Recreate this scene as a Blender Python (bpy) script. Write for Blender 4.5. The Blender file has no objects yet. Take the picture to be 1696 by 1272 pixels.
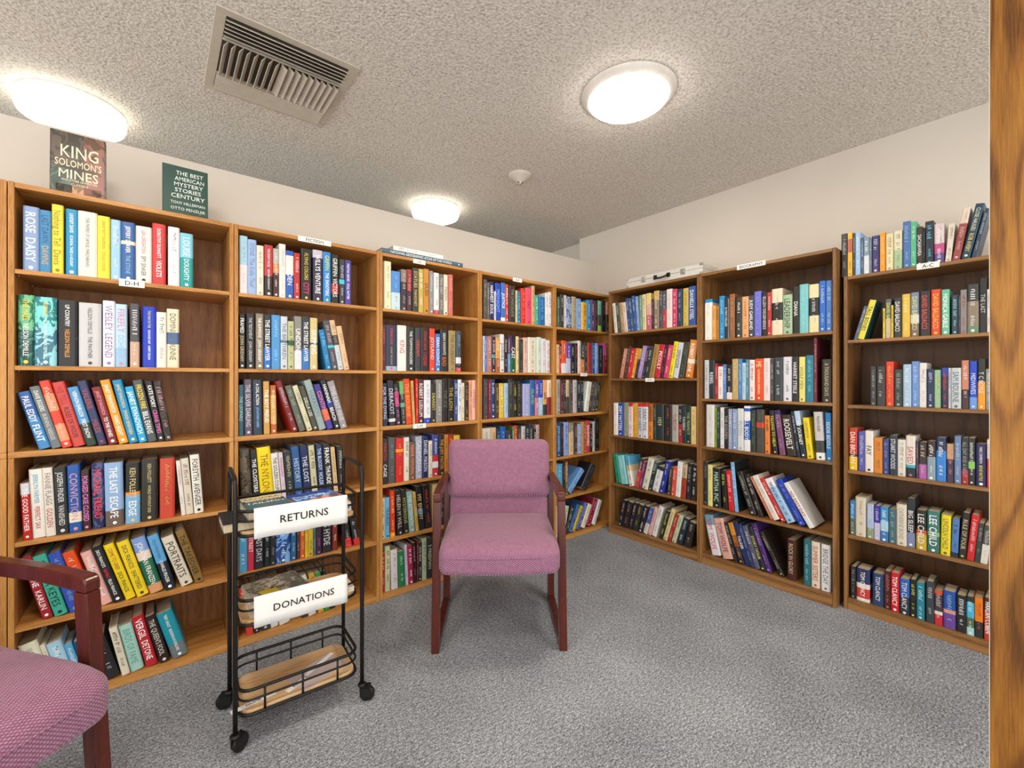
# library corner: bookcases, books, armchairs, rolling cart
EXPO = 0.27
CAMTH = 0.891284
CASES = {'C1': {'row': 'L', 'a': -3.0593, 'b': -2.4121, 'z': {'T1': 1.5354, 'T2': 1.2071, 'T3': 0.9134, 'T4': 0.6048, 'T5': 0.314, 'T6': 0.03}, 'top': 1.83, 'plane': 0.02}, 'C2': {'row': 'L', 'a': -2.4121, 'b': -1.7653, 'z': {'T1': 1.5354, 'T2': 1.2071, 'T3': 0.9134, 'T4': 0.6048, 'T5': 0.314, 'T6': 0.03}, 'top': 1.83, 'plane': 0.02}, 'C3': {'row': 'L', 'a': -1.7653, 'b': -1.1295, 'z': {'T1': 1.5354, 'T2': 1.2071, 'T3': 0.9134, 'T4': 0.6048, 'T5': 0.314, 'T6': 0.03}, 'top': 1.83, 'plane': 0.02}, 'C4': {'row': 'L', 'a': -1.1295, 'b': -0.4875, 'z': {'T1': 1.5354, 'T2': 1.2071, 'T3': 0.9134, 'T4': 0.6048, 'T5': 0.314, 'T6': 0.03}, 'top': 1.83, 'plane': 0.02}, 'C5': {'row': 'L', 'a': -0.4875, 'b': 0.1555, 'z': {'T1': 1.5354, 'T2': 1.2071, 'T3': 0.9134, 'T4': 0.6048, 'T5': 0.314, 'T6': 0.03}, 'top': 1.83, 'plane': 0.02}, 'C6': {'row': 'R', 'a': 0.0854, 'b': 0.8024, 'z': {'T1': 1.5105, 'T2': 1.169, 'T3': 0.7433, 'T4': 0.3797, 'T5': 0.0653}, 'top': 1.83, 'plane': 0.02}, 'C7': {'row': 'R', 'a': 0.8024, 'b': 1.5225, 'z': {'T1': 1.408, 'T2': 1.0407, 'T3': 0.7402, 'T4': 0.3693, 'T5': 0.0653}, 'top': 1.83, 'plane': 0.02}, 'C8': {'row': 'R', 'a': 1.5415, 'b': 2.2615, 'z': {'T0': 1.6831, 'T1': 1.3588, 'T2': 1.0319, 'T3': 0.7037, 'T4': 0.3767, 'T5': 0.0552}, 'top': 1.6831, 'plane': 0.0649}}
# each book: place along the shelf and thickness (0.1 mm), height (mm), lean (0.1 deg), own object or not, jacket colours from the top, lettering colour, lettering
BOOKS = r'''
#C1 T1
-30273 391 224 0 1 8ba3cc fff ROSE+DAISY
-29876 288 219 0 1 3f86b8 345 LAST_DAWN{1f4f7c}+DAWNS{ca6}
-29582 291 247 0 1 f0d83c 987a20 Nothing_to_Tell+Davis
-29237 310 240 0 1 1d8fbf fff LINDSEY_DAVIS+*SCANDAL_TAKES_A_HOLIDAY
-28918 514 240 0 1 e9e2d6 555 *THE_PAPERS_OF_SAMUEL_MARCHBANKS
-28396 339 234 0 1 eedb3a 8a7a20 DIANE_MOTT_DAVIDSON+TOUGH_COOKIE{a83}
-28045 288 229 0 1 9cc8e6 d8f0ff -
-27749 411 227 0 1 2f5f9e/.32/e6dcc0/.38/2f5f9e ddd JEFFERY_DEAVER{fff}+THE_STONE{8bd}
-27330 484 221 0 1 ece6de 222 LEN_DEIGHTON{c44}+*SPY_SINKER
-26836 426 242 0 1 c9383a fff DOROTHY_DUNNETT+VIOLETS
-26343 373 239 0 1 e9e2e4 bbc -
-25961 431 222 0 1 7cc6dc/.45/1f9a9a eff LOUISE+DOUGHTY
#C1 T2
-30388 383 245 0 1 ~3fa06a/.5/1f6a5c fd3 *THE_MAZE{fd3}+NELSON_DEMILLE{fff}
-29999 540 242 0 1 ~3fb9b0/.42/5fb0bc dff *DESERTER{ec5}+NELSON_DEMILLE_ALEX_DEMILLE
-29452 524 238 0 1 26262a fff *UP_COUNTRY+NELSON_DEMILLE{e9a44a}
-28898 602 234 0 1 c9c9cb 444 NELSON_DEMILLE+*THE_PANTHER{222}
-28256 339 248 0 1 dfe3ee 97a WESLEY+LEGEND
-27909 336 239 0 1 b9d6ea/.7/9ac0e0 c8a FIREFLY+DOHERTY{9bd}
-27491 279 245 0 1 4a4a50/.6/c9a48a ddd -
-27128 417 238 0 1 1738b8 fff THE_MAN_IN_THE{dd8}+*CROOKED_HAT+HARRY_DOLAN
-26702 309 220 0 1 efe6da aaa -
-26383 395 237 0 1 e8dcc0/.35/e8dcc0/.4/4a6a9a/.6/e8dcc0 665 DOMINICK+DUNNE
#C1 T3
-29886 291 207 -145 1 2f62a8/.45/3f86c4 fff PAUL_EDDY+*FLINT
-29575 251 226 -142 1 6b7478 eee DAVE_EGGERS+BURNING_NEEDLES{ccc}
-29309 253 246 -138 1 e0452c/.2/f0946a/.45/e0452c/.65/f0946a/.9/e0452c fcb -
-29038 324 240 -135 1 c8453f 311 WE_TELL{a22}+*RULES_OF_WOLFE
-28685 278 222 -133 1 4f93c8/.62/2c3a30 fff VERNON_EHRLICH+*FIRST_SNOW
-28380 246 245 -134 1 2f3760 a44 VALERIE+MILES
-28088 264 221 -127 1 7d1f24 fff JANET_EVANOVICH{e9a}+*TO_THE_NINES
-27797 266 248 -127 1 ee9a24 fff JANET_EVANOVICH+*HARD_EIGHT
-27512 273 247 -116 1 1f87b8 ed8 JANET_EVANOVICH+SMOKIN_SEVENTEEN
-27221 242 221 -111 1 2aa3d4 fff JANET_EVANOVICH
-26957 281 246 -109 1 4b5358 fd2 *FROZEN_FIRE+BILL_EVANS{fff}
-26653 209 242 -95 1 1f1f22 fff KATE_IVORY+CRANE_TIMES{e6b}
-26432 244 241 -89 1 ~3a2a22 c9a -
#C1 T4
-30256 204 196 -24 1 dfe0e8/.2/c62a24 fff *THE_GOOD_FATHER
-30046 321 241 -24 1 efece4 38a9cc JERRILYN_FARMER+*PERFECT_SAX{b33}
-29714 241 243 -24 1 e6e0d6 544 FANNIE_FLAGG{877}+GOLDEN{b55}
-29462 322 240 -21 1 2a2e30 ddd JOSEPH_FINDER+*VANISHED
-29129 324 245 -17 1 1f57a8/.7/ece4d4/.85/1f57a8 c9a CONVICTION
-28797 233 221 -17 1 3a2420 e8d *FORGED_CASE_CLOSED
-28534 339 243 -11 1 ~1f3a70 e44 MICHAEL_FRIEND
-28178 519 241 -11 1 8fb0d8/.75/6a5a50 fff THE_LAST+ESCAPE
-27627 436 233 0 1 1f1f1c/.48/e8913c/.53/7fb0d8 dc8 KEN_FOLLETT+EDGE{fff}
-27170 508 241 0 1 2a2a22 d8c48a KEN_FOLLETT+*WORLD_WITHOUT_END
-26601 475 239 0 1 c8442f d99a4a -
-25910 134 225 -47 1 e4dcd8 a88 -
-25766 263 232 -46 1 d8d2c0 844 -
-25483 317 244 -39 1 e8e4dc^8a6a58 222 FORSYTH+*AVENGER
#C1 T5
-29801 254 235 -132 1 a52430 fff SUNSHINE+KARLIN
-29505 328 233 -138 1 3fae98 233 SERENA_KEYES
-29129 337 232 -144 1 3553b8 8ac -
-28704 311 229 -158 1 e2501c fca -
-28284 303 217 -157 1 e8b0a8 fff -
-27949 290 232 -160 1 1f1f1e fff DICK_FRANCIS'S+*GAMBLE{d33}+FELIX_FRANCIS
-27606 286 232 -163 1 f0d51c a22 *COME_TO_GRIEF+DICK_FRANCIS{211}
-27275 348 233 -153 1 f2d420 443 DICK_FRANCIS+*SHATTERED
-26893 424 234 -146 1 7f9fd8/.25/e8d8c8/.4/1f6a4a/.85/d8a070 fff JONATHAN_FRANZEN
-26410 328 236 -144 1 5fa8dc/.5/1a2430 fff *COLD_MOUNTAIN{2f4f9c}+CHARLES_FRAZIER
-25910 390 221 -173 1 e0d6c6 443 *PORTRAITS
-25440 301 239 -165 1 8a6a30 221 *THE_TAKEOVER
#C1 T6
-29920 456 216 -130 0 e4e6d0 998 -
-29416 121 201 -133 0 ddd8c8 998 -
-29273 380 198 -135 0 a8d0ea eff -
-28853 204 180 -141 0 5aa8d8 eff -
-28628 416 181 -143 0 1f4a74 fff -
-28167 399 174 -150 0 26282c ccc -
-27716 229 196 -112 1 e4dcc8 544 -
-27462 387 191 -112 1 a8d4cc 6a9 BIRDS_OF_FAME
-27000 346 214 -124 1 b8242e fff VERGIL+*DETONE
-26587 314 204 -136 1 2e1c20 ddc *THE_QUEEN'S_FOOL
-26185 502 202 -154 1 1f93a8/.7/6a7a80 fff TREY_GAULT+*BLESSING_IN_DISGUISE
#C2 T1
-23895 306 254 0 1 a8d4ea/.5/eee0e0 bcd -
-23581 337 244 0 1 a0b8e4 68a STONE+The_Knife_Thief
-23236 273 224 0 1 e9dfcf aa8 -
-22938 343 232 0 1 b83c40/.6/2a2220 eee *THE_EIGHT_FACES+HEATHER_GUDENKAUF
-22586 245 222 0 1 b8b4b0/.3/d88a50/.5/4a2c28 eee -
-22337 275 249 0 1 ece8e2 ccc -
-22053 330 223 0 1 2f5fb8/.1/e9e4e0/.5/2f5fb8 fff GOLDEN
-21713 258 218 0 1 b8302e fdd -
-21418 482 245 0 1 262420 e8c84a *FLYING_COLORS+CITY{d37}
-20883 454 249 0 1 c9c0d0/.15/322a44 fff WILLYS_VENTURE
-20419 365 247 0 1 2f86cc d8e060 GRIFFIN+*THE_SHOOTERS{fff}
-20029 343 241 0 1 22201e/.6/b8302c/.8/22201e eee GRIFFIN+VICTORS
-19650 266 224 0 1 38393c/.45/4ac0d8/.55/38393c bcd -
-19368 319 225 0 1 4a3f9a fff MARTHA_GRIMES+*FOUL_MATTER
#C2 T2
-23907 233 238 0 1 1e1e1c fff *FRAMED+JOHN_GRISHAM{cb8}
-23642 336 244 0 1 26242a ccc *THE_TESTAMENT+JOHN_GRISHAM
-23273 306 247 0 1 8a7e6c fff *THE_SUMMONS+JOHN_GRISHAM
-22950 291 246 0 1 2c2f36/.6/2f6fc0 fff *THE_STREET_LAWYER
-22647 367 247 0 1 4f95d0 9cf -
-22271 285 244 0 1 c9d0d8/.45/4a7a80/.5/c9d0d8 678 *THE_BRETHREN
-21968 254 224 0 1 b9bd8c/.4/2a5a3a/.5/b9bd8c 464 -
-21695 333 250 0 1 8a8684/.65/dcdce0 fff *UNDONE
-21352 326 250 0 1 2c333c/.6/2f6fb8 fff *THE_STREET_LAWYER
-21012 338 248 0 1 d2bf86/.48/3a6a70/.52/d2bf86 fff *SKIPPING
-20270 257 196 -104 1 1f78b0 8cf -
-19993 287 241 -104 1 4a5058/.5/4ac0d8/.55/4a5058 cab -
-19686 259 247 -104 1 d9b48a/.3/4a3a34/.5/c8d0d8 899 -
-19400 259 220 -105 1 e4bc94 a86 -
#C2 T3
-23931 202 223 0 1 2a5a6c 9cc *THE_LEOPARD
-23696 293 247 -7 1 5c5160 ccd *THE_SILVER_DARLING
-23380 389 245 -7 1 2a3848 fff *A_CIVIL_ACTION+JONATHAN_HARR{8bf}
-22951 239 238 -8 1 c89a50 fff *THE_BOY_FREUD
-22664 235 220 -10 1 b8642a/.2/d8a860/.8/b8642a fec -
-21787 257 247 -170 1 7a1f20^b8321c ccc -
-21474 272 224 -165 1 5f645c 9a9 -
-21123 226 225 -174 1 d2cfae 776 -
-20855 238 222 -173 1 4a493c ddc *DELLA_LEE
-20583 323 250 -166 1 93a8a8 678 HARRISON
-20213 303 228 -164 1 3f3486/.55/d8653a/.8/4a3a9a e88 *CONTINENT
-19859 259 250 -163 1 1f2430/.4/2a3f90/.55/26282c fff HANNAH+*BEACH
-19570 321 244 -158 1 9c9698 ccd *THE_LAST_FINE
#C2 T4
-23783 426 249 -37 1 ~4a4030 986 -
-23335 249 240 -38 1 2a2a2c fff *THE_CLOISTERS
-23064 532 250 -41 1 f0d818 996a20 *THE_NYLON
-22508 284 219 -45 1 e8e4e0 222 *THE_GOLDEN_COUPLE
-22200 169 219 -46 0 d8c8d8 b66 -
-21999 340 221 -44 1 2c3438 cc9 -
-21635 338 241 -49 1 2f5a94 bcd *HISTORY
-21263 336 242 -50 1 1f2c58 dde *THE_LOST
-20907 266 240 -46 1 c9c4a0 333 -
-20591 301 240 -41 1 25345c cdf *THE_BLOODY+HOLDER
-20270 342 239 -42 1 23262a fff FRANK+*THUNDER
-19891 189 221 -47 0 d8b888 a86 -
-19660 313 222 -33 1 23201e ccc -
#C2 T5
-23946 355 225 0 1 4f9ac8 dff -
-23581 246 215 0 0 c02f48 fdd STREET
-23323 364 220 0 1 23262e ccc *THE_LAST_DAYS
-22938 235 225 0 0 1c2228 ccc -
-22694 208 225 0 0 24282c 999 -
-22473 609 230 0 1 ~2f7fc0 dff -
-21841 219 225 0 0 235f8c cdf -
-21589 139 220 0 0 4a2c28 ddd -
-21441 201 220 0 0 c85a28 fd8 -
-21230 114 220 0 0 d8c030 554 -
-21107 244 215 0 0 c8a830 554 -
-20854 97 215 0 0 3a6a60 ccc -
-20747 264 218 0 0 3a1f38 a5a -
-20468 475 222 0 1 222226 ccc MILES_HYDE
-19968 246 222 0 0 7a2a20 eca -
-19321 316 238 -88 0 2a2826/.8/c8302c ccc -
-18893 291 247 -108 0 24262c/.85/c83030 ccc -
#C2 T6
-23621 282 219 -85 0 d8403a fff -
-23314 192 214 -88 0 2a2428 ccc -
-23043 355 214 -106 0 343c44 ccc -
-22660 307 209 -106 0 dfe0e4 778 -
-22311 437 210 -114 0 dcdcd4 778 -
-21357 262 210 -127 0 2e3440 ccd -
-21065 342 205 -132 0 d4d6cc 778 -
-20616 254 206 -136 0 c8a030 543 -
-20340 262 201 -136 0 3a8a4a cfc -
-20044 222 201 -138 0 24262e ccc -
#C3 T1
-17355 417 254 0 1 e6e4c0 bb8 -
-16926 525 209 0 1 4f8ad0/.55/c4dce0 8bf -
-16376 332 226 0 1 8a7a70/.3/3a2a34 bbb -
-16031 318 232 0 1 9c2830/.5/4a2a34 caa -
-15694 350 245 0 1 3a3428 cb8 STATUES+MAHONEY
-15330 304 245 0 0 c2ab58 fff -
-15013 356 251 0 1 c8882a 432 *DUSK
-14644 246 245 0 0 8c8c94 dde -
-14370 333 238 0 0 ece4e2/.9/c83c40 999 -
-14023 303 236 0 0 6f7070 ccc -
-13713 279 238 0 0 e6dac2 554 MASON
-13412 305 242 0 0 c86a60 eaa -
#C3 T2
-17437 183 244 0 0 5a2420 d66 -
-17237 651 245 0 1 2c3550/.9/9ab0cc e44 STEPHEN_KING+*UNDER_THE_DOME{b9a060}
-16573 529 248 0 1 eae6e2 b66 KING
-16031 480 243 0 1 2a2c2a eee *THE_TOMMYKNOCKERS
-15539 327 241 0 1 3a3c44 c44 *DREAM
-15199 548 244 0 1 2e2226 c33 STEPHEN_KING+*11/22/63
-14623 349 245 0 1 d9442a fcc *JOYLAND
-14260 307 217 0 0 3a72c4 fff DEAN_KOONTZ
-13932 498 244 0 1 26262a eee DEAN_KOONTZ+BAD{c63}
-13362 483 242 0 1 a08a5c 654 *THE_HUSBAND
-12864 329 242 0 0 3f5060/.65/eee/.8/23303c/.9/c44 9ac -
#C3 T3
-17402 284 227 -15 0 222a40 cce FOR_THE_DYING
-17034 361 242 -34 1 22262e/.85/ddd/.92/22262e ccd *DERACOT
-16635 270 224 -41 0 26222c/.2/b8386c/.55/3a2030 c9c -
-16326 244 238 -37 0 6aa860/.3/2a3434/.5/5aa890/.6/2a3434 aca -
-16063 381 250 -40 1 d8431c e9a43a *THE_BOURNE
-15662 142 241 -31 0 d2a262 865 -
-15487 130 251 -7 0 cc2f20 fca -
-15343 343 249 0 1 5a2420 eee ROBERT_LUDLUM
-14987 431 243 0 1 dfe0ea/.88/2344b0 99a -
-14528 296 225 0 0 2c2a24 cb5 *DEAREST
-14218 420 247 0 1 8a8684 ddd -
-13784 343 253 0 0 201c1c 665 THE_ICE
-13427 386 251 0 1 1e1a12 b9a050 *THE_LION
-13019 244 247 0 0 3a4a74 dde -
-12767 255 247 0 0 d8e0ec 468 -
-12498 189 227 0 0 e4d8b8 865 -
-12293 307 230 0 0 3a2824 b84 -
-11971 244 243 0 0 e0a07c a64 -
-11719 248 243 0 0 e8b8b0 a3344a KATHERINE
#C3 T4
-17431 307 242 0 1 2c2a2a eee MARTIN{b33}+*CAGE
-17094 417 244 0 1 505254 888 -
-16665 451 237 0 1 cc2620/.25/e8a020/.32/cc2620 e84 -
-16201 316 237 0 1 e4dccc 554 -
-15873 373 208 0 1 665a4e e86 MAINE+MEMORIAL
-15487 394 237 0 1 a4aac0 dde *CALIFORNIA
-15080 362 234 0 1 26345c ddf DANIEL_MASON
-14705 238 206 0 0 e6ddcc 998 -
-14446 415 238 0 1 3f4a94/.5/c43a44/.65/eee/.8/c43a44 fff -
-14016 332 231 0 0 2a3030 e8a030 *THE_JURY_MASTER
-13670 272 233 0 0 c8823a 643 -
-13383 328 229 0 0 a8301f fc6 -
-13041 438 223 0 1 e0b83a 854 -
#C3 T5
-17478 194 217 0 0 d8d0b8 333 -
-17278 250 216 0 0 6ab0dc 233 *TRAVELIN
-16974 265 250 -9 0 d8401c/.9/e8a020 fc8 -
-16592 351 244 -34 1 1e1e22 cba HELEN_M_WILL
-16189 295 241 -44 0 28281f aa6 *MYSTERIOUS
-15860 339 229 -49 1 86a4a0 cdd *THE_AFTERMATH
-15487 162 221 -56 0 c8a050 654 -
-15291 363 247 -53 1 1c1c1e/.5/2272a8/.65/1c1c1e db8 *MY_ENEMY
-14893 439 246 -47 1 1a161a c44 -
-14418 346 247 0 1 d0b070 865 -
-14037 388 210 0 0 22262e aaa -
-13613 397 210 0 0 6a5a48 ccb -
#C3 T6
-17478 199 207 0 0 a8322c fcc -
-17272 286 242 0 0 c8cca0 443 -
-16914 383 214 -14 0 dcd4d8 a8a -
-16487 392 193 -23 0 2f7a4a cec -
-16082 139 224 -25 0 c8ccdc 889 -
-15930 307 214 -25 0 a81f4c fff -
-15610 155 224 -25 0 2a1c1c cbb -
-15435 98 229 0 0 6a2420 caa -
-15324 198 214 0 0 24282a eee -
-15100 287 236 0 0 a9b494 565 -
-14799 326 229 0 0 24262a bb9 S_FREEMAN
-14439 311 215 0 0 4a4840 ccc -
-14094 352 210 0 0 7a5a40 ecc -
#C4 T1
-10905 288 250 0 0 5a5248 aa8 -
-10604 152 236 0 0 6a6468 ccc -
-10438 368 243 0 0 2a2a58 fff *HARVEST_SOUL
-10056 102 186 0 0 dfe4f0 889 -
-9941 432 242 0 0 2448b0 8af *MIDNIGHT
-9495 328 249 0 0 3a72c0/.9/eef fff *JUSTICE
-9146 269 245 0 0 c8403c fff -
-8834 513 241 0 1 35322c 997 *THE_CHOCOLATE
-8299 132 214 0 0 d8d0b0 554 -
-8153 281 213 0 0 2a7a98 9cd -
-7834 406 235 0 0 d0302a f96 -
-7413 530 243 0 0 e0506c a04 PAT
-6867 274 265 0 0 d0a878 865 -
-6562 341 205 0 0 4aa888 dff -
-6205 558 200 0 0 1f6aac 9cf -
-5615 276 231 0 0 e4e4e0 aab -
-5330 280 242 0 0 dcdce4 77a -
#C4 T2
-10937 130 225 0 0 dcdce0 889 -
-10794 184 225 0 0 5a7ab8 dde -
-10597 359 225 0 0 b87a6a cde -
-10225 277 224 0 0 3a2430/.5/4aa0b0/.6/3a2430 eee -
-9934 336 221 0 0 d89a4a/.6/a8602a fec -
-9585 334 245 0 0 dcdce0 345 *JUVENILE
-9237 282 236 0 0 2e2824 ccb -
-8940 200 241 0 0 5a2a5c/.5/6a9ad0 dde -
-8726 434 242 0 0 2c1f3a/.5/1f5a3a fff *CAST
-8277 235 239 0 0 e0c890 865 -
-8012 358 221 0 0 34322c 776 -
-7639 410 235 0 0 dcb8ac a66 -
-7214 794 240 0 1 ddd5c6 443 -
-6404 432 246 0 0 ccdcd0 8a9 -
-5956 423 239 0 0 dcd8e0 a77 -
-5517 364 230 0 0 d8d8dc c55 -
#C4 T3
-10885 368 251 0 0 46424a a66 -
-10504 166 248 0 0 8a2430 eaa -
-10325 323 248 0 0 2a3a6c fff -
-9961 294 223 0 0 4a3a24 ca8 -
-9654 403 223 0 0 d8b83a fff -
-9237 325 223 0 0 a8c4e4 4a6 -
-8898 352 251 0 0 38383a 987 -
-8532 387 239 0 0 26261c dd4 -
-8130 244 239 0 0 2a2820 999 -
-7871 149 222 0 0 3a2c28 a66 -
-7684 678 219 0 1 9aa8d8 fcd -
-6991 405 245 0 0 2a62a0 9c6 *ISLAND
-6562 301 245 0 0 6a44a0/.5/d07a98 fff -
-6245 427 245 0 0 2a4ab0/.5/9ac8e4 fff -
-5803 379 245 0 0 e0a070/.7/2a3a3c 333 *SAIL
-5416 366 245 0 0 e8d8c0/.5/8a1f20 555 -
#C4 T4
-11002 711 251 0 0 dcd6c8 987 -
-10278 392 251 0 0 d8b890 865 -
-9859 295 243 0 0 1f3a50 9bd -
-9550 440 252 0 0 1f5cb0 9bf -
-9082 507 223 0 0 3a3c3e ccc -
-8561 130 245 0 0 5a8a4a efe -
-8416 278 252 0 0 c8482a fca -
-8123 319 248 0 0 3a342c ba9 -
-7789 331 243 0 0 c4c4c8 778 -
-7443 328 249 0 0 22282c bbb -
-7099 388 244 0 0 34382f bbb -
-6696 228 215 0 0 24262a eee -
-6452 294 245 0 0 c0a0a4 766 -
#C4 T5
-7729 378 215 0 0 3a4a60 ccd -
-7314 346 205 0 0 7a3a30 ecc -
-6929 351 215 0 0 24282c ccc -
-6499 318 210 0 0 5a4a40 ccb -
-6141 363 205 0 0 2a3440 ccd -
-5738 341 215 0 0 26282a bbb -
-5388 338 205 0 0 44403c bbb -
#C5 T1
-4441 224 218 0 0 4a6a5a cdc -
-4113 359 241 0 0 3a3438 ccc -
-3736 195 239 0 0 d8d8d4 889 -
-3523 622 232 0 0 ~6a86b0 dde -
-2882 433 240 0 0 b0a080 665 -
-2431 507 230 0 0 7a9cc8 eef -
-1895 152 210 0 0 ecd9b0 865 -
-1724 482 212 0 0 d8a028 222 -
-1222 422 234 0 0 2484c0 cef -
-781 399 239 0 0 5a3a70 dde -
-362 364 237 0 0 2a2428 b55 -
23 442 242 0 0 7cc8ac/.45/4a5a48/.8/9ac85a 243 -
496 482 250 0 0 1c1c22 889 -
1009 276 239 0 0 d8947a/.4/4a3a34 fdc -
#C5 T2
-4501 276 205 0 0 e8c098 754 -
-4208 209 213 0 0 4a1f34/.4/c8362c fdd -
-3982 468 236 0 0 d85a24/.7/e8e0dc eee -
-3496 468 220 0 0 5f3aa8/.5/b8b8dc fff -
-3010 394 216 0 0 1f2230 ccc -
-2597 297 224 0 0 2a2426 c44 -
-2281 310 245 0 0 dcd8d4 d64 -
-1952 420 234 0 0 343638/.55/c87a3a eee -
-1513 339 237 0 0 2e3430 bbb -
-1154 423 235 0 0 a8342a 322 -
-692 340 238 0 0 3a4a80 cce -
-332 344 236 0 0 7aa0dc eef -
54 620 222 0 0 25303c 8aa -
694 453 242 0 0 c0508a/.4/8a2434 fce -
#C5 T3
-4510 388 248 0 0 b0aca8 333 -
-4104 307 242 0 0 5a2a2c d88 -
-3780 248 242 0 0 34323a bbb -
-3514 305 245 0 0 d8b890/.5/4a3a30 865 -
-3191 382 245 0 0 4a4644 998 -
-2791 407 245 0 0 c0b4bc 766 -
-2365 357 232 0 0 24282a cdc -
-1990 362 232 0 0 1f2c3c bcd -
-1580 477 230 105 0 dfe4dc 9a9 -
-1066 319 233 103 0 5a342a cc9 -
-721 333 230 104 0 3a4248 ccc -
-352 319 230 99 0 2e322a cca -
#C5 T4
-4495 389 243 0 0 2a4a80 9df JOHN_SANDFORD
-4072 333 235 0 0 2a2228 a66 -
-3721 482 245 0 0 8aa4e0 334 -
-3212 519 239 0 0 8a7a70/.3/c8b08a eee -
-2637 315 226 0 0 4a3028 caa -
-2303 433 223 0 0 94a0c4 eef -
-1851 200 237 0 0 c0a468 654 -
-1631 270 239 0 0 9a4a24 eca -
-1342 410 243 0 0 c83440 fff SANDFORD
-912 327 215 0 0 2e2624 ccc -
-565 230 232 0 0 c0bcb4 665 -
-314 539 251 0 0 1c1a1c 777 -
#C5 T5
-4538 659 238 0 0 5aa4d0 def -
-3844 230 245 0 0 2a2420 a86 -
-3596 214 245 0 0 b08060/.6/6a5a30 fec -
-3329 450 212 449 0 6a9cdc dff -
-1898 626 207 356 0 2c2e34^222428 667 -
#C5 T6
-4572 492 229 0 0 dcd8d0 887 -
-4037 384 207 141 0 c8ccb8 676 -
-3623 294 204 196 0 2f2c2a ddd -
-3266 361 206 279 0 2a5a94 9bd -
-2830 288 192 289 0 d8b82a 654 -
-2433 381 205 279 0 4a5a9c eee -
-1946 483 184 276 0 e4dcc0 998 -
-1293 509 210 246 0 8a1f38 fcd -
-685 413 196 264 0 dcdcdc 889 -
#C6 T1
1274 273 228 -60 0 e0dcc8 998 -
1570 279 227 -60 0 4a5048 ccc -
1879 311 225 -64 0 c0a078 864 -
2211 279 221 -64 0 e4d4c8 a98 -
2511 258 248 -64 0 2a4a88 bcd -
2790 214 245 -67 0 3a5a80 cdb -
3022 237 259 -61 0 3a5aa4 cdf -
3277 218 250 -43 0 7a9cc0 eef -
3512 199 255 -19 0 7a9a8c dec -
3727 295 255 -15 0 d8cfa0 664 -
4039 402 258 -16 0 e0c878/.3/d8a8a0/.6/c0607a fee -
4457 158 212 0 0 3a2a30 d9a -
4631 398 265 0 0 c8a860/.25/8a7a68 eed -
5053 245 258 0 0 4a5060 cbb -
5313 257 257 0 0 4a4a54/.5/b83a44 ccc -
5585 438 262 0 1 e8dcd8 bbb -
6038 349 255 0 0 c83a64 fcc -
6401 349 250 0 0 2a3a4c 9bd -
6778 383 249 0 0 c8b058 a83 -
7182 490 254 0 1 3458a0 eee DANIELLE_STEEL
#C6 T2
1689 311 223 113 0 c08070 fdc -
2032 253 239 115 0 4a3a28 ba9 -
2326 359 220 120 0 c82a30 fcc -
2712 278 220 121 0 e08a2c fe9 -
3013 191 216 122 0 c8b048/.35/3a342a 997 -
3226 359 233 124 0 a48cc8 ede -
3628 193 220 119 0 3a2f30 caa -
3843 302 218 118 0 2a3440 cdd -
4185 419 237 117 0 a08040 765 -
4655 416 233 108 0 c8283c fff PICOULT
5099 210 229 103 0 3a2230 b8a -
5328 356 225 105 0 d03a6c fda -
5727 311 247 103 0 e8d82a 553 -
6060 369 237 102 0 ccd0dc 444 SPENCER
6465 390 237 99 0 3a4238 776 -
6932 517 247 87 1 d88a3c/.5/ecdcc0/.62/d8812c fff ROBERT_STONE
#C6 T3
1162 398 241 0 0 ece8e4 d99 -
1579 453 242 0 0 2448a8 fff *DIRT_MATTERS
2050 426 248 0 0 8a9080 bb8 -
2494 408 246 0 0 c82a30/.1/ead8d4 c66 -
2919 180 244 0 0 e0a83a c32 -
3116 195 249 0 0 d8a848 964 -
3327 359 247 0 0 c82a30/.1/c8ccdc 333 *DEAD_HEAT
3703 441 249 0 0 c82a30/.1/dcdce4 333 *DEAD_TIDE
4176 360 248 0 0 a8601f/.5/d8802a 532 -
4552 252 244 0 0 34403c a98 -
4820 554 245 0 1 2a3638 cc9 *1929
5404 582 246 0 1 2e2a2a c9603a -
6008 450 247 0 1 a8a8a0 a44 TUROW
6472 263 242 0 0 2a2422/.5/a82a28 ccc -
6750 287 244 0 0 28383c cdc *TAVERN
7051 289 248 0 0 243430 ab7 *THE_PERFECT
7354 352 243 0 0 e4c884 a85 -
#C6 T4
1386 403 216 -94 0 2a9a78 233 -
1843 614 211 -105 0 8ad2d8 dff -
2590 373 217 -112 0 5ab0d8/.3/e0d0a0/.5/eae8e4 976 -
3039 331 219 125 0 4a3a40/.4/c84a40 fcc -
3411 180 201 117 0 8a3a70 ecd -
3645 476 229 141 0 dcdccc 555 -
4160 265 212 137 0 4a6068/.3/2e363a ccc -
4465 493 183 145 0 2e343a/.15/e4e4e8 889 -
5006 372 230 137 0 2a3a98 dde -
5660 236 192 56 0 4a4038 cba -
5928 277 198 52 0 d8503c fcc -
6235 364 236 47 0 e8e6e2 bbb -
6636 336 222 40 0 c8b090/.4/a8402c 222 -
7002 303 234 39 0 26282a aaa -
7347 351 232 33 0 2c2224 fff -
#C6 T5
1551 337 203 129 0 23222a cce -
1933 500 201 144 0 2a2224 e0a080 -
2485 312 207 144 0 2a2030 dcd -
2833 462 200 144 0 26302f d9a03a -
3353 354 205 153 0 2a2430 fff -
3752 314 201 161 0 4a5ca4/.6/dcd8d0 ccd -
4112 271 211 159 0 e4b8b8 b66 -
4433 342 228 157 0 e8e8e4 999 -
5022 281 207 154 0 2a2e28 dd4 -
5344 304 231 163 0 e2cf9c 875 -
5690 233 203 173 0 a8342c fdc -
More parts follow.
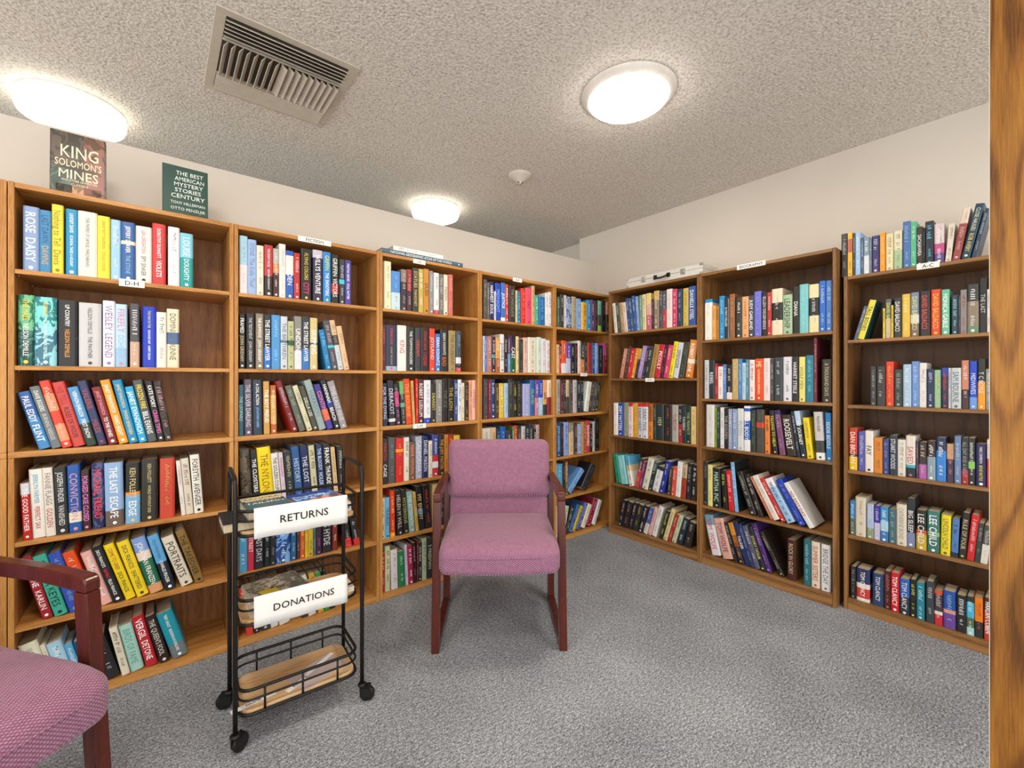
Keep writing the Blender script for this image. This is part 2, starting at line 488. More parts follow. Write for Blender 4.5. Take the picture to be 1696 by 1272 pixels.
5964 298 201 168 0 c8d0b0 676 -
6329 402 189 160 0 25323e cdd -
6848 472 171 132 0 2a2624 cba -
#C7 T1
8256 480 256 0 1 2a8ac0/.08/ece8e0 ccc -
8755 226 212 0 0 e0a858 964 -
8993 192 206 0 0 b87a2a 432 -
9204 323 264 0 1 2f8ac0 9df -
9539 198 250 0 0 26303a eee *A_MAN_CALLED
9749 60 244 0 0 8a8a90 444 -
9826 311 266 0 1 94603a c96 -
10196 339 241 0 1 3a3c38 eee -
10546 382 240 0 1 e0a878 a63 -
10939 281 241 0 0 3a444c fff JUDY_GARLAND
11230 377 260 0 1 6f72d0 99e -
11639 274 248 0 1 26282e ccc ELLEN_DEGENERES
11924 223 245 0 0 b83430 fcc -
12157 541 259 0 1 e6d8bc/.3/262626/.68/e6d8bc ddd -
12713 465 218 0 1 a4c0a0 343 *LEADERSHIP
13206 305 256 0 1 26261e eee DIANA
13520 418 262 0 1 7cc4cc 9dd -
13966 446 254 0 1 e8dca8/.28/262820/.65/e8dca8 ddd -
14434 281 265 0 1 2f6ac8 bdf -
14732 258 262 0 1 4f82cc cdf -
#C7 T2
8269 290 242 0 0 c4c8d0 889 -
8571 341 241 0 0 2a3438 dde *REBEL
8931 156 219 0 0 a82a2c fcc -
9099 319 200 0 0 ece4e0 c66 -
9430 199 212 0 0 5a84c4 cde -
9641 327 208 0 0 2c2422/.8/eadcd8 ddc -
9979 355 243 0 1 bfa470 dc9 -
10346 211 242 0 0 4a84c0 bdf -
10568 203 218 0 0 b8d8ea 79b -
10783 162 237 0 0 5a8aa0 dee -
10961 291 234 0 0 ece0de b44 -
11263 451 240 0 1 e24a24 fd9 ME+KATHARINE_HEPBURN
11729 350 240 0 1 e8d8d4 bbb -
12090 170 235 0 0 4a4648 bbb -
12270 448 243 0 1 3a4246 ccc -
12733 430 244 0 1 dcdce6 444 -
13196 276 242 0 1 2a2e36 eee HARRIET_STEELE
13511 280 241 0 1 e8dc7c 884 *WOLF_MEN
13800 392 248 0 1 2a7c94 8cc -
14201 134 338 0 0 6a2430 c99 -
14535 467 224 0 1 38362f ccb88a *A_THOUSAND_DAYS
#C7 T3
8372 534 264 0 1 d8d8d8 bbb -
8931 125 248 0 0 8a9a30 343 -
9068 160 245 0 0 2a3c3c 8cc -
9247 238 249 0 0 e4e0e4 a9a -
9497 276 244 0 0 24262c aa9 *THE_GOLDEN
9784 195 243 0 0 9ca4c0 eee -
9991 285 243 0 0 8aa0c4 eef -
10288 360 248 0 1 d4d8d8 99a PUTIN
10665 346 265 0 1 eaeaf0/.05/2a5ab8/.12/e8e8ee/.32/2060b8/.75/e8e8ea fff *FULL_BODY
11049 246 244 0 0 343a3a 796 -
11312 444 248 0 1 4a4844/.3/d8422c/.42/4a4844 665 -
11798 266 216 -5 0 e08540 432 -
12234 237 247 -48 0 2c2430 e8e030 *TALKING_TO_HELM
12563 296 249 -68 1 3a2c58/.1/7a4a6c b9c -
12910 491 224 -75 1 3a302a eee ROOSEVELT
13440 145 246 -77 0 2a3440 cdd -
13605 258 250 -79 1 b8d0ea/.3/25303a fff *MY_JOURNEY
13897 285 216 -59 1 eed420 875 -
14300 396 250 -31 1 ccc8c8/.6/4a4a4c/.85/eee 333 -
14740 258 248 -12 1 2a84cc eed EDDIE_BIDDLE
#C7 T4
8199 260 273 0 0 2a2e2e 888 -
8464 298 255 0 1 e4dc90 a96 -
8812 484 242 -9 1 22242a bdb MARTHA_INC
9448 274 235 -40 0 24241e cd4 -
9778 332 237 -47 0 cc2630 fcc -
10149 222 294 -52 0 7ab0dc^1c2a2e def -
11011 337 251 -184 1 2f2a28 bba -
11447 262 244 -192 0 2c2426 ccb -
12105 128 249 -269 0 c87a5a fdc -
12270 316 256 -270 1 e4d8cc bbb -
12663 205 248 -275 0 c83430 fff -
12944 406 251 -279 1 e4e4e8/.2/9ac0e4 556 -
13511 322 254 -275 1 2344b4 99d -
13998 254 250 -297 1 e4e2e0 a33 *NO_EASY_DAY
#C7 T5
8736 575 244 -127 1 6a9ab4/.25/dcdce4 d44 TOM+WOLFE
9448 617 240 -153 1 d8a89c 7a2a4a TOM_WOLFE
10132 191 235 -161 0 2c2a28 ccb -
10369 300 235 -167 0 c8862a/.3/8a4a24/.6/2a2030 e8a040 -
10738 258 247 -176 0 26305c fff *TALKER
11044 202 246 -179 0 2a3a6c 9ac -
11279 287 240 -178 1 5a5a74 ddd -
11613 251 241 -184 0 26242c dd7 *STORY_HOUR
11908 267 268 -185 1 4a2a6c c9d -
12598 216 243 -273 1 2c2420 bba -
12934 396 220 0 1 4a2420^6a4a2c cb9 *ROCK_IN_GLORY
13731 317 242 0 1 2a6a78 9cc -
14066 390 241 0 1 e2d8c4 b44 *SUMMER_SISTERS
14522 408 241 0 1 e6e6e6 667 *BRIDGE_THE_DAY
#C8 T0
15277 251 222 0 1 38352f bba -
15545 185 223 0 0 eac03a/.15/c86a5c/.45/eab83a a63 -
15750 102 215 0 0 3a3838 ccc -
15860 201 215 0 0 9cc0e8 eff -
16072 115 184 0 0 3f5a78 cde -
16195 212 181 0 0 7a98b0/.5/d8dce4 fff -
16419 85 175 0 0 6a7a80 cdd -
16516 279 180 0 1 343070 ccd -
16825 195 187 0 0 e89a1c fd8 -
17035 276 177 0 1 e4dcb0 b97 -
17329 309 183 0 1 e4dcbc/.5/a8c498 998 -
17666 267 218 0 1 4a70b0 9bd -
17940 190 211 0 1 5ab890 dfe -
18140 207 180 0 1 3a322e eee SACAJAWEA
18360 60 172 0 0 222222 888 -
18430 278 198 0 1 25303c 6ac8e4 -
18728 322 178 0 1 d8c8cc/.5/c0508a/.75/5a4a8c eee -
19082 188 166 46 0 e0d6c8 998 -
19302 244 223 87 1 e4d4c4/.3/9a4a48 dbb -
19580 266 230 113 1 24445c ddb *CLOSE_HAULED+ROB_AVERY{dc6}
19899 128 205 113 0 34465c bcd -
#C8 T1
15787 141 169 145 0 4f5f78 ccd -
15948 258 195 145 1 e4d84a^1f5a6a 333 *TALL_BONES
16938 75 145 0 0 e0d04a 443 -
17023 214 188 0 1 5a6068/.5/c8b0a0 dd4 DAVID_BALDACCI
17248 69 156 0 0 e0c83a 443 -
17329 288 188 0 1 2e3032 eee DAVID_BALDACCI
17631 285 202 0 1 e0bc48 fe9 -
17933 292 205 0 1 7a88a4/.5/dcdce0/.7/7a6a6c dd6 DAVID_BALDACCI
18242 355 205 0 1 2c2829 d8503a DAVID_BALDACCI
18616 332 208 0 1 d84a30 f0c030 DAVID_BALDACCI
18970 251 202 0 1 6cba98 fff MONICA_GABLE
19283 214 173 0 1 2c4250 9cd -
19503 60 169 0 0 3a3a38 999 -
19568 185 192 0 1 8a8484 a45 -
19761 355 211 0 1 3a3c3c/.35/8a7c6a/.85/6a8a6a eee -
20126 220 233 0 1 2a2628 bbb *THE_LAST
20357 85 182 0 0 dddad6 777 -
#C8 T2
16465 196 192 0 0 3a3a3a aaa -
16677 343 192 0 1 3a3836 ccc -
17035 290 214 0 1 d8422c f0a030 -
17332 327 176 0 1 343c38 9a9 -
17670 287 199 0 1 a8c4dc def -
17967 254 212 0 1 6a92cc bcf -
18231 245 204 0 1 e6e0de bbb -
18494 227 176 0 1 243454 ccf -
18728 223 171 0 1 94c09c d9c04a -
18967 219 180 0 1 2444a4/.2/2a2c48 c44 -
19193 69 179 0 0 c8c8d4 667 -
19268 315 179 0 1 c4ccd0 567 SAM_BOURNE
19595 226 211 0 1 c8846a/.6/4a3434 fdc -
19833 237 207 0 1 2048c0/.75/6a9ae0 cdf *MIDWIVES
20079 223 216 0 1 2c2c2a/.45/e89a20 ddd T_C_BOYLE
20319 137 173 0 0 8a8c84 ddd -
#C8 T3
15590 339 212 0 1 c8382c/.62/35302c/.68/e8bc20 fed DAN_BROWN
15968 270 196 0 1 5a5cac cce -
16247 319 203 0 1 e8e2dc 222 *FAY
16573 338 172 0 1 d8862a a64 -
16926 223 168 0 0 2f4a84 a8c -
17164 291 190 0 1 2a3844 dde STUART_WOODS
17466 292 172 0 1 e0dcd4 a98 -
17768 333 194 0 1 e6dcd4/.7/4ab0b8/.77/24343c b66 *SAVED
18126 78 172 0 0 4a3450 caa -
18211 273 168 0 1 3a3434/.6/b060b0 dc9 -
18497 276 176 0 1 3a2c28/.4/8aa0ac fff -
18786 327 195 0 1 24365c/.3/3a84d4 fff -
19129 238 171 0 1 c8a078/.4/4a3a4c d99 -
19377 206 207 0 1 6a84b0 bcd -
19592 208 203 0 1 2c3030/.7/a82a28 99a *ALL_DAY_AND_A_NIGHT
19806 187 203 0 1 2c302f/.5/8ac860/.65/2c302f eee -
20008 340 181 0 1 2c2c5a eee MARC_CAMERON+*BONE_RATTLE{e8e030}
20359 97 202 0 0 e4d8d4/.4/c83430 999 -
#C8 T4
15623 220 170 0 0 2f84c0/.5/5a6a60 def -
15856 419 195 0 1 d6ccb8 aa9 -
16310 268 170 0 1 a8b8d8/.7/8a9a78 dde -
16589 228 166 0 0 3a34a0/.5/c8c0e0 dde -
16825 306 166 0 1 3a90cc/.4/a8d0e8/.7/3a7ab8 fff -
17146 274 164 0 1 4a6c74 9bb -
17430 363 194 0 1 dcd4c4 998 CATHERINE_BOND
17800 281 228 0 1 2e3338/.7/7a8ab0 eee *BIG_SLEEP
18122 355 182 0 1 2c2c20/.5/c8502a/.6/c8a838 eee LEE_CHILD
18497 412 186 0 1 3f7a74/.5/8ab488/.6/3a746c fff LEE_CHILD
18935 305 179 12 1 ecd820 664 LINCOLN_CHILD
19258 223 169 19 1 4f7ab8/.88/223344 234 -
19494 231 203 39 1 2e2c26 cb9 *RULE_OF_FOUR
19740 229 200 47 1 c8282e fcc -
19988 158 170 43 0 3a4440 aa9 -
20158 198 165 45 0 4a4644/.5/dcd8d0 ccc -
#C8 T5
15652 220 160 0 0 262829 999 -
15896 527 161 0 1 2f3560/.45/e8dcd8/.6/c84038/.9/e8e0dc fff TOM_CLANCY
16527 433 157 0 1 2a4470 eee TOM_CLANCY
16975 251 182 0 1 4a2424 c66 -
17234 297 184 0 1 cc2028 fff TOM_CLANCY
17552 346 167 0 1 2a64b8/.5/2e3844 eee TOM_CLANCY
17912 214 175 0 1 24281e dd8 -
18140 271 169 0 1 2a8498 bee -
18464 257 187 0 1 3a444a ccc -
18728 271 154 0 1 d8502c/.1/4a3a40/.6/e8e0dc/.7/c8303c ccc -
19018 399 165 0 1 2854a8/.5/d89a8a/.6/6a4a9c 9bd -
19442 299 161 0 1 2a2a2c eee -
19749 221 166 0 1 2c3434/.15/4ab4dc/.55/5a6a50/.8/a8d8d8 dff -
19982 251 169 0 1 e8801c/.6/2c3434 c52 -
20262 223 180 0 0 4a2020/.3/b8402a fff HARLAN_COBEN
'''
import bpy, bmesh, math, random, colorsys
from mathutils import Vector, Matrix, Euler
random.seed(7)
S = bpy.context.scene
COL = S.collection
PI = math.pi

# ------------------------------------------------------------------ helpers
def lin(c):
    c = c.lstrip('#')
    if len(c) == 3: c = ''.join(x * 2 for x in c)
    v = [int(c[i:i + 2], 16) / 255 for i in (0, 2, 4)]
    return tuple(x / 12.92 if x <= .04045 else ((x + .055) / 1.055) ** 2.4 for x in v)

class MB:
    """collects faces for ONE mesh object"""
    def __init__(self): self.v = []; self.f = []; self.m = []; self.c = []; self.s = []
    def add(self, vs, fs, m=0, col=None, smooth=False, M=None):
        o = len(self.v)
        self.v += [tuple(M @ Vector(p)) if M else tuple(p) for p in vs]
        for f in fs:
            self.f.append(tuple(i + o for i in f)); self.m.append(m); self.c.append(col); self.s.append(smooth)
    def box(self, a, b, m=0, col=None, M=None):
        x0, y0, z0 = a; x1, y1, z1 = b
        vs = [(x0,y0,z0),(x1,y0,z0),(x1,y1,z0),(x0,y1,z0),(x0,y0,z1),(x1,y0,z1),(x1,y1,z1),(x0,y1,z1)]
        self.add(vs, [(0,3,2,1),(4,5,6,7),(0,1,5,4),(1,2,6,5),(2,3,7,6),(3,0,4,7)], m, col, False, M)
    def cbox(self, a, b, ch=.0015, m=0, M=None):
        """box with chamfered edges"""
        bm = bmesh.new()
        bmesh.ops.create_cube(bm, size=1)
        for v in bm.verts:
            v.co = Vector([(a[i] + b[i]) / 2 + v.co[i] * (b[i] - a[i]) for i in range(3)])
        bmesh.ops.bevel(bm, geom=bm.edges[:], offset=ch, segments=2, affect='EDGES', profile=.5)
        bm.verts.index_update()
        self.add([v.co[:] for v in bm.verts], [[v.index for v in f.verts] for f in bm.faces], m, None, False, M)
        bm.free()
    def tube(self, pts, r, m=0, n=10, closed=False, M=None, caps=True):
        P = [Vector(p) for p in pts]; k = len(P); rings = []
        up = None; o = []
        for i in range(k):
            if closed: t = (P[(i + 1) % k] - P[i - 1]).normalized()
            else: t = (P[min(i + 1, k - 1)] - P[max(i - 1, 0)]).normalized()
            if up is None:
                up = t.orthogonal().normalized()
            up = (up - t * up.dot(t)).normalized()
            w = t.cross(up)
            o.append([P[i] + r * (math.cos(2*PI*j/n) * up + math.sin(2*PI*j/n) * w) for j in range(n)])
        vs = [p for ring in o for p in ring]; fs = []
        if closed:
            # align last ring to first
            best = min(range(n), key=lambda s: sum((o[-1][(j + s) % n] - o[0][j]).length for j in range(n)))
        for i in range(k if closed else k - 1):
            a = i * n; b = ((i + 1) % k) * n
            for j in range(n):
                j2 = (j + 1) % n
                if closed and i == k - 1:
                    fs.append((a + (j + best) % n, a + (j2 + best) % n, b + j2, b + j))
                else: fs.append((a + j, a + j2, b + j2, b + j))
        if not closed and caps:
            fs.append(tuple(range(n))[::-1]); fs.append(tuple((k - 1) * n + j for j in range(n)))
        self.add(vs, fs, m, None, True, M)
    def lathe(self, prof, n=32, m=0, M=None, smooth=True):
        vs = []; fs = []
        for r, z in prof:
            for j in range(n): vs.append((r * math.cos(2*PI*j/n), r * math.sin(2*PI*j/n), z))
        for i in range(len(prof) - 1):
            for j in range(n):
                j2 = (j + 1) % n
                fs.append((i*n + j, i*n + j2, (i+1)*n + j2, (i+1)*n + j))
        fs.append(tuple(range(n))[::-1]); fs.append(tuple((len(prof)-1)*n + j for j in range(n)))
        self.add(vs, fs, m, None, smooth, M)
    def rbox(self, c, half, r, fn=None, m=0, M=None, seg=4, div=8):
        """rounded cushion box, optionally deformed by fn"""
        def axis(h):
            rr = min(r, h * .999)
            e = [rr * (1 - math.cos(PI / 2 * i / seg)) for i in range(seg + 1)]
            lo = [-h + x for x in e]; mid = [(-h + rr) + (2 * (h - rr)) * i / div for i in range(1, div)]
            return lo + mid + [-x for x in lo[::-1]]
        A = [axis(h) for h in half]; idx = {}; vs = []; fs = []
        def vid(p):
            k = tuple(round(x, 6) for x in p)
            if k not in idx:
                q = [max(-(half[i] - min(r, half[i]*.999)), min(half[i] - min(r, half[i]*.999), p[i])) for i in range(3)]
                dv = Vector([p[i] - q[i] for i in range(3)])
                w = Vector(q) + (dv.normalized() * r if dv.length > 1e-9 else dv)
                for i in range(3): w[i] = max(-half[i], min(half[i], w[i]))
                w += Vector(c)
                if fn: w = Vector(fn(w))
                idx[k] = len(vs); vs.append(tuple(w))
            return idx[k]
        for ax in range(3):
            b, c2 = (ax + 1) % 3, (ax + 2) % 3
            for sgn in (-1, 1):
                for i in range(len(A[b]) - 1):
                    for j in range(len(A[c2]) - 1):
                        q = []
                        for di, dj in ((0,0),(1,0),(1,1),(0,1)):
                            p = [0, 0, 0]; p[ax] = sgn * half[ax]; p[b] = A[b][i + di]; p[c2] = A[c2][j + dj]; q.append(vid(p))
                        if len(set(q)) < 3: continue
                        q = list(dict.fromkeys(q))
                        fs.append(q if sgn > 0 else q[::-1])
        self.add(vs, fs, m, None, True, M)
    def build(self, name, mats, parent=None, colors=False):
        me = bpy.data.meshes.new(name)
        me.from_pydata(self.v, [], self.f)
        if not isinstance(mats, (list, tuple)): mats = [mats]
        for m in mats: me.materials.append(m)
        me.polygons.foreach_set('material_index', self.m)
        me.polygons.foreach_set('use_smooth', self.s)
        if colors:
            at = me.color_attributes.new('jacket', 'FLOAT_COLOR', 'CORNER')
            buf = []
            for f, c in zip(self.f, self.c):
                c = c or (.5, .5, .5, 0)
                if len(c) == 3: c = (*c, 0)
                buf += list(c) * len(f)
            at.data.foreach_set('color', buf)
        me.update()
        o = bpy.data.objects.new(name, me); COL.objects.link(o)
        if parent: o.parent = parent
        return o

def empty(name, loc=(0,0,0), rotz=0, M=None):
    o = bpy.data.objects.new(name, None); COL.objects.link(o); o.empty_display_size = .05
    if M is not None: o.matrix_world = M
    else: o.location = loc; o.rotation_euler = (0, 0, rotz)
    return o
def tag(o, label, cat, group=None, kind=None):
    o['label'] = label; o['category'] = cat
    if group: o['group'] = group
    if kind: o['kind'] = kind
    return o
def struct(name, mb, m):
    o = mb.build(name, m); o['kind'] = 'structure'; return o

# ------------------------------------------------------------------ materials
class NT:
    def __init__(self, name):
        self.m = bpy.data.materials.new(name); self.m.use_nodes = True
        self.t = self.m.node_tree; self.b = self.t.nodes['Principled BSDF']
    def n(self, kind, **kw):
        x = self.t.nodes.new(kind)
        for k, v in kw.items():
            if k.startswith('i_'):
                k = k[2:].replace('_', ' '); x.inputs[k].default_value = v
            else: setattr(x, k, v)
        return x
    def l(self, a, b): self.t.links.new(a, b)
    def coord(self, scale=(1,1,1), rot=(0,0,0), kind='Object'):
        c = self.n('ShaderNodeTexCoord'); mp = self.n('ShaderNodeMapping')
        mp.inputs['Scale'].default_value = scale; mp.inputs['Rotation'].default_value = rot
        self.l(c.outputs[kind], mp.inputs['Vector']); return mp.outputs['Vector']
    def ramp(self, fac, stops):
        r = self.n('ShaderNodeValToRGB'); e = r.color_ramp.elements
        while len(e) < len(stops): e.new(.5)
        for i, (p, c) in enumerate(stops):
            e[i].position = p; e[i].color = (*lin(c), 1) if isinstance(c, str) else c
        self.l(fac, r.inputs['Fac']); return r.outputs['Color']
    def noise(self, vec, scale=5, detail=3, rough=.5, dist=0):
        x = self.n('ShaderNodeTexNoise'); x.inputs['Scale'].default_value = scale; x.inputs['Detail'].default_value = detail
        x.inputs['Roughness'].default_value = rough; x.inputs['Distortion'].default_value = dist
        if vec: self.l(vec, x.inputs['Vector'])
        return x.outputs['Fac']
    def mix(self, a, b, fac, blend='MIX'):
        x = self.n('ShaderNodeMix', data_type='RGBA', blend_type=blend)
        for s, v in ((x.inputs[0], fac), (x.inputs[6], a), (x.inputs[7], b)):
            if hasattr(v, 'is_output'): self.l(v, s)
            elif isinstance(v, str): s.default_value = (*lin(v), 1)
            else: s.default_value = v
        return x.outputs[2]
    def math(self, op, a, b=None, c=None):
        x = self.n('ShaderNodeMath', operation=op)
        for i, v in enumerate((a, b, c)):
            if v is None: continue
            if hasattr(v, 'is_output'): self.l(v, x.inputs[i])
            else: x.inputs[i].default_value = v
        return x.outputs[0]
    def bump(self, h, strength=.3, dist=.002):
        x = self.n('ShaderNodeBump'); x.inputs['Strength'].default_value = strength; x.inputs['Distance'].default_value = dist
        self.l(h, x.inputs['Height']); self.l(x.outputs['Normal'], self.b.inputs['Normal'])
    def done(self, color, rough=.5, metal=0, spec=.5):
        if hasattr(color, 'is_output'): self.l(color, self.b.inputs['Base Color'])
        else: self.b.inputs['Base Color'].default_value = (*lin(color), 1)
        self.b.inputs['Roughness'].default_value = rough; self.b.inputs['Metallic'].default_value = metal
        self.b.inputs['Specular IOR Level'].default_value = spec
        return self.m

def plain(name, color, rough=.5, metal=0, spec=.5, var=.06, scale=30):
    t = NT(name); f = t.noise(t.coord(), scale, 3)
    a = lin(color)
    lo = tuple(x * (1 - var) for x in a) + (1,); hi = tuple(min(1, x * (1 + var)) for x in a) + (1,)
    return t.done(t.ramp(f, [(.3, lo), (.7, hi)]), rough, metal, spec)

def wood(name, dark, mid, light, axis='z', rough=.38, sc=1.0, ring=.25, spec=.4):
    """laminate with long grain along the given axis"""
    t = NT(name)
    st = {'z': (60, 60, 3.5), 'x': (3.5, 60, 60), 'y': (60, 3.5, 60)}[axis]
    fine = t.noise(t.coord(tuple(s * sc * 1.6 for s in st)), 3.2, 5, .6)
    big = t.math('ADD', .5, t.math('MULTIPLY', t.math('SINE', t.math('MULTIPLY', t.noise(t.coord(tuple(s * sc * .10 for s in st)), 1.3, 1.5, .45, .3), 46)), .28))
    f = t.math('ADD', t.math('MULTIPLY', fine, .72), t.math('MULTIPLY', big, ring * 1.15))
    c = t.ramp(f, [(.33, dark), (.47, mid), (.64, light)])
    t.bump(fine, .06, .0006)
    return t.done(c, rough, 0, spec)

M = {}
M['oakL_v'] = wood('honey oak laminate upright grain', '9c662c', 'b98040', 'cb9452', 'z')
M['oakL_h'] = wood('honey oak laminate shelf grain', '9c662c', 'ba8142', 'cc9654', 'x')
M['oakL_back_shade'] = wood('oak back panel shade tone', '7a4c2a', '946238', 'a87444', 'z', .45)  # same laminate as the sides, shelf shade put into the browner colour
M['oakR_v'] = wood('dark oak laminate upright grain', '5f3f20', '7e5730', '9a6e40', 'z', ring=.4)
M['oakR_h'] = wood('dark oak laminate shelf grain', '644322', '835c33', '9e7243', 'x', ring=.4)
M['oakR_back_shade'] = wood('dark oak back panel shade tone', '38220f', '4b3015', '5e3e20', 'z', .45, ring=.5)  # darker than the sides: shade inside the shelves is in the colour
M['tray'] = wood('acacia tray board', '8a6238', 'c09666', 'dcb98c', 'x', .4, .6, .6)
M['mahogany'] = wood('red mahogany stained chair wood', '441a12', '4e1e15', '592318', 'z', .22, spec=.5)

def cathedral():
    t = NT('cathedral grain plywood')
    n1 = t.noise(t.coord((5.2, 5.2, .95)), 1.5, 1.5, .4, .3)
    lines = t.math('SINE', t.math('MULTIPLY', n1, 78))
    dark = t.math('POWER', t.math('ADD', .5, t.math('MULTIPLY', lines, .5)), 2.6)
    fine = t.noise(t.coord((150, 150, 6)), 3, 4, .6); blot = t.noise(t.coord((7, 7, 1.6)), 2, 2)
    f = t.math('SUBTRACT', t.math('ADD', t.math('MULTIPLY', fine, .45), t.math('MULTIPLY', blot, .6)), t.math('MULTIPLY', dark, .2))
    c = t.ramp(f, [(.2, '573410'), (.38, '84541d'), (.54, 'a06c29'), (.74, 'b9843a')])
    return t.done(c, .4, 0, .3)
M['ply'] = cathedral()

def carpet():
    t = NT('grey cut pile carpet')
    v = t.coord()
    a = t.noise(v, 190, 4, .75); b = t.noise(t.coord((1, 2.4, 1), (0, 0, .5)), 60, 3, .6); g = t.noise(v, 2.2, 2)
    f = t.math('ADD', t.math('MULTIPLY', a, .62), t.math('ADD', t.math('MULTIPLY', b, .26), t.math('MULTIPLY', g, .1)))
    c = t.ramp(f, [(.38, '44474d'), (.49, '90949b'), (.60, 'dbdee5')])
    t.bump(a, .7, .006)
    return t.done(c, .95, 0, .1)
M['carpet'] = carpet()

def popcorn():
    t = NT('popcorn ceiling texture')
    v = t.coord()
    a = t.noise(v, 95, 3, .65); g = t.noise(v, 1.2, 2)
    vo = t.n('ShaderNodeTexVoronoi', feature='SMOOTH_F1'); vo.inputs['Scale'].default_value = 120
    t.l(v, vo.inputs['Vector'])
    h = t.math('SUBTRACT', a, t.math('MULTIPLY', vo.outputs['Distance'], .5))
    c = t.mix(t.ramp(a, [(.34, 'b4ada1'), (.5, 'e6e1d8'), (.62, 'f4f0e8')]), 'e4dfd5', .25)
    t.bump(h, .9, .007)
    return t.done(c, .95, 0, .1)
M['popcorn'] = popcorn()
def paint():
    t = NT('warm white wall paint')
    f = t.noise(t.coord(), 220, 2); g = t.noise(t.coord(), 1.5, 2)
    t.bump(f, .05, .001)
    return t.done(t.ramp(g, [(.3, 'd7cfc5'), (.7, 'ddd6cc')]), .6, 0, .3)
M['paint'] = paint()

def fabric():
    t = NT('mauve woven upholstery')
    c = t.n('ShaderNodeTexCoord'); sp = t.n('ShaderNodeSeparateXYZ'); t.l(c.outputs['Object'], sp.inputs[0])
    k = 270.
    yz = t.math('MULTIPLY', t.math('ADD', sp.outputs['Y'], sp.outputs['Z']), 1.25)
    u = t.math('ABSOLUTE', t.math('SINE', t.math('MULTIPLY', t.math('ADD', sp.outputs['X'], yz), k)))
    w = t.math('ABSOLUTE', t.math('SINE', t.math('MULTIPLY', t.math('SUBTRACT', sp.outputs['X'], yz), k)))
    pat = t.math('MULTIPLY', u, w)
    nz = t.noise(t.coord(), 420, 3, .6); nb = t.noise(t.coord((1, 1, 1)), 60, 2)
    f = t.math('ADD', t.math('ADD', t.math('MULTIPLY', pat, .34), .17), t.math('ADD', t.math('MULTIPLY', nz, .3), t.math('MULTIPLY', nb, .14)))
    col = t.ramp(f, [(.22, '5b3650'), (.43, '7d4d69'), (.6, '9e718a'), (.82, 'c099a8')])
    t.bump(f, .5, .0012)
    t.b.inputs['Sheen Weight'].default_value = .25; t.b.inputs['Sheen Roughness'].default_value = .5
    return t.done(col, .85, 0, .15)
M['fabric'] = fabric()
M['black'] = plain('black powder coated steel', '1c1a19', .38, .4, .5)
M['rubber'] = plain('black caster plastic', '141414', .45, 0, .4)
M['chrome'] = plain('bright steel', 'b8b8b8', .25, .9)
M['paper'] = plain('white printer paper', 'efeeec', .75, 0, .2, .02, 12)
M['ink'] = plain('black printed ink', '17171a', .7)
M['pages'] = None
def pages():
    t = NT('book page edges')
    f = t.noise(t.coord((1, 1, 1)), 9, 2); g = t.noise(t.coord((700, 40, 40)), 1, 2)
    return t.done(t.ramp(t.math('ADD', t.math('MULTIPLY', f, .4), t.math('MULTIPLY', g, .5)), [(.3, 'b8a689'), (.6, 'dccfb4')]), .85, 0, .1)
M['pages'] = pages()
def jacket():
    t = NT('printed book jacket')
    a = t.n('ShaderNodeAttribute', attribute_name='jacket')
    sc = t.noise(t.coord(), 26, 4, .65); mo = t.noise(t.coord((1, 1, .6)), 34, 4, .6, 1.2)
    worn = t.mix(a.outputs['Color'], t.mix(a.outputs['Color'], 'd8d4cc', .5), t.math('MULTIPLY', t.math('GREATER_THAN', sc, .66), .16))
    hs = t.n('ShaderNodeHueSaturation'); hs.inputs['Value'].default_value = .35; hs.inputs['Hue'].default_value = .57
    t.l(a.outputs['Color'], hs.inputs['Color'])
    hs2 = t.n('ShaderNodeHueSaturation'); hs2.inputs['Value'].default_value = 1.7; hs2.inputs['Saturation'].default_value = .75
    t.l(a.outputs['Color'], hs2.inputs['Color'])
    pic = t.mix(hs.outputs['Color'], hs2.outputs['Color'], t.math('GREATER_THAN', mo, .5))
    c = t.mix(worn, pic, t.math('MULTIPLY', a.outputs['Alpha'], .75))
    r = t.math('ADD', .28, t.math('MULTIPLY', sc, .2))
    t.l(r, t.b.inputs['Roughness'])
    m = t.done(c, .35, 0, .45); t.l(r, t.b.inputs['Roughness']); return m
M['jacket'] = jacket()
M['lampwhite'] = plain('white enamel lamp pan', 'f0ebe2', .45)
M['plasticwhite'] = plain('off white plastic', 'd8d2c6', .5)
M['vent'] = plain('painted vent metal', 'c9c1b2', .5, 0, .4)
M['ventdark'] = plain('dark duct', '4a4238', .8)
M['alu'] = plain('brushed aluminium sheet', 'd6d4d0', .42, .25, .6, .05, 60)
def glow(name, col, st):
    t = NT(name); t.done(col, .4)
    f = t.noise(t.coord(), 4, 1)
    t.b.inputs['Emission Color'].default_value = (*lin('fff4e4'), 1)
    lo = t.math('ADD', st * .97, t.math('MULTIPLY', f, st * .06)); t.l(lo, t.b.inputs['Emission Strength'])
    return t.m
M['glow'] = glow('lit lamp diffuser', 'f4efe6', 42)
def clear():
    t = NT('clear plastic sleeve'); f = t.noise(t.coord(), 20, 2)
    t.l(t.math('ADD', .12, t.math('MULTIPLY', f, .12)), t.b.inputs['Roughness'])
    t.b.inputs['Alpha'].default_value = .38
    return t.done('e6dce6', .15, 0, .6)
M['sleeve'] = clear()

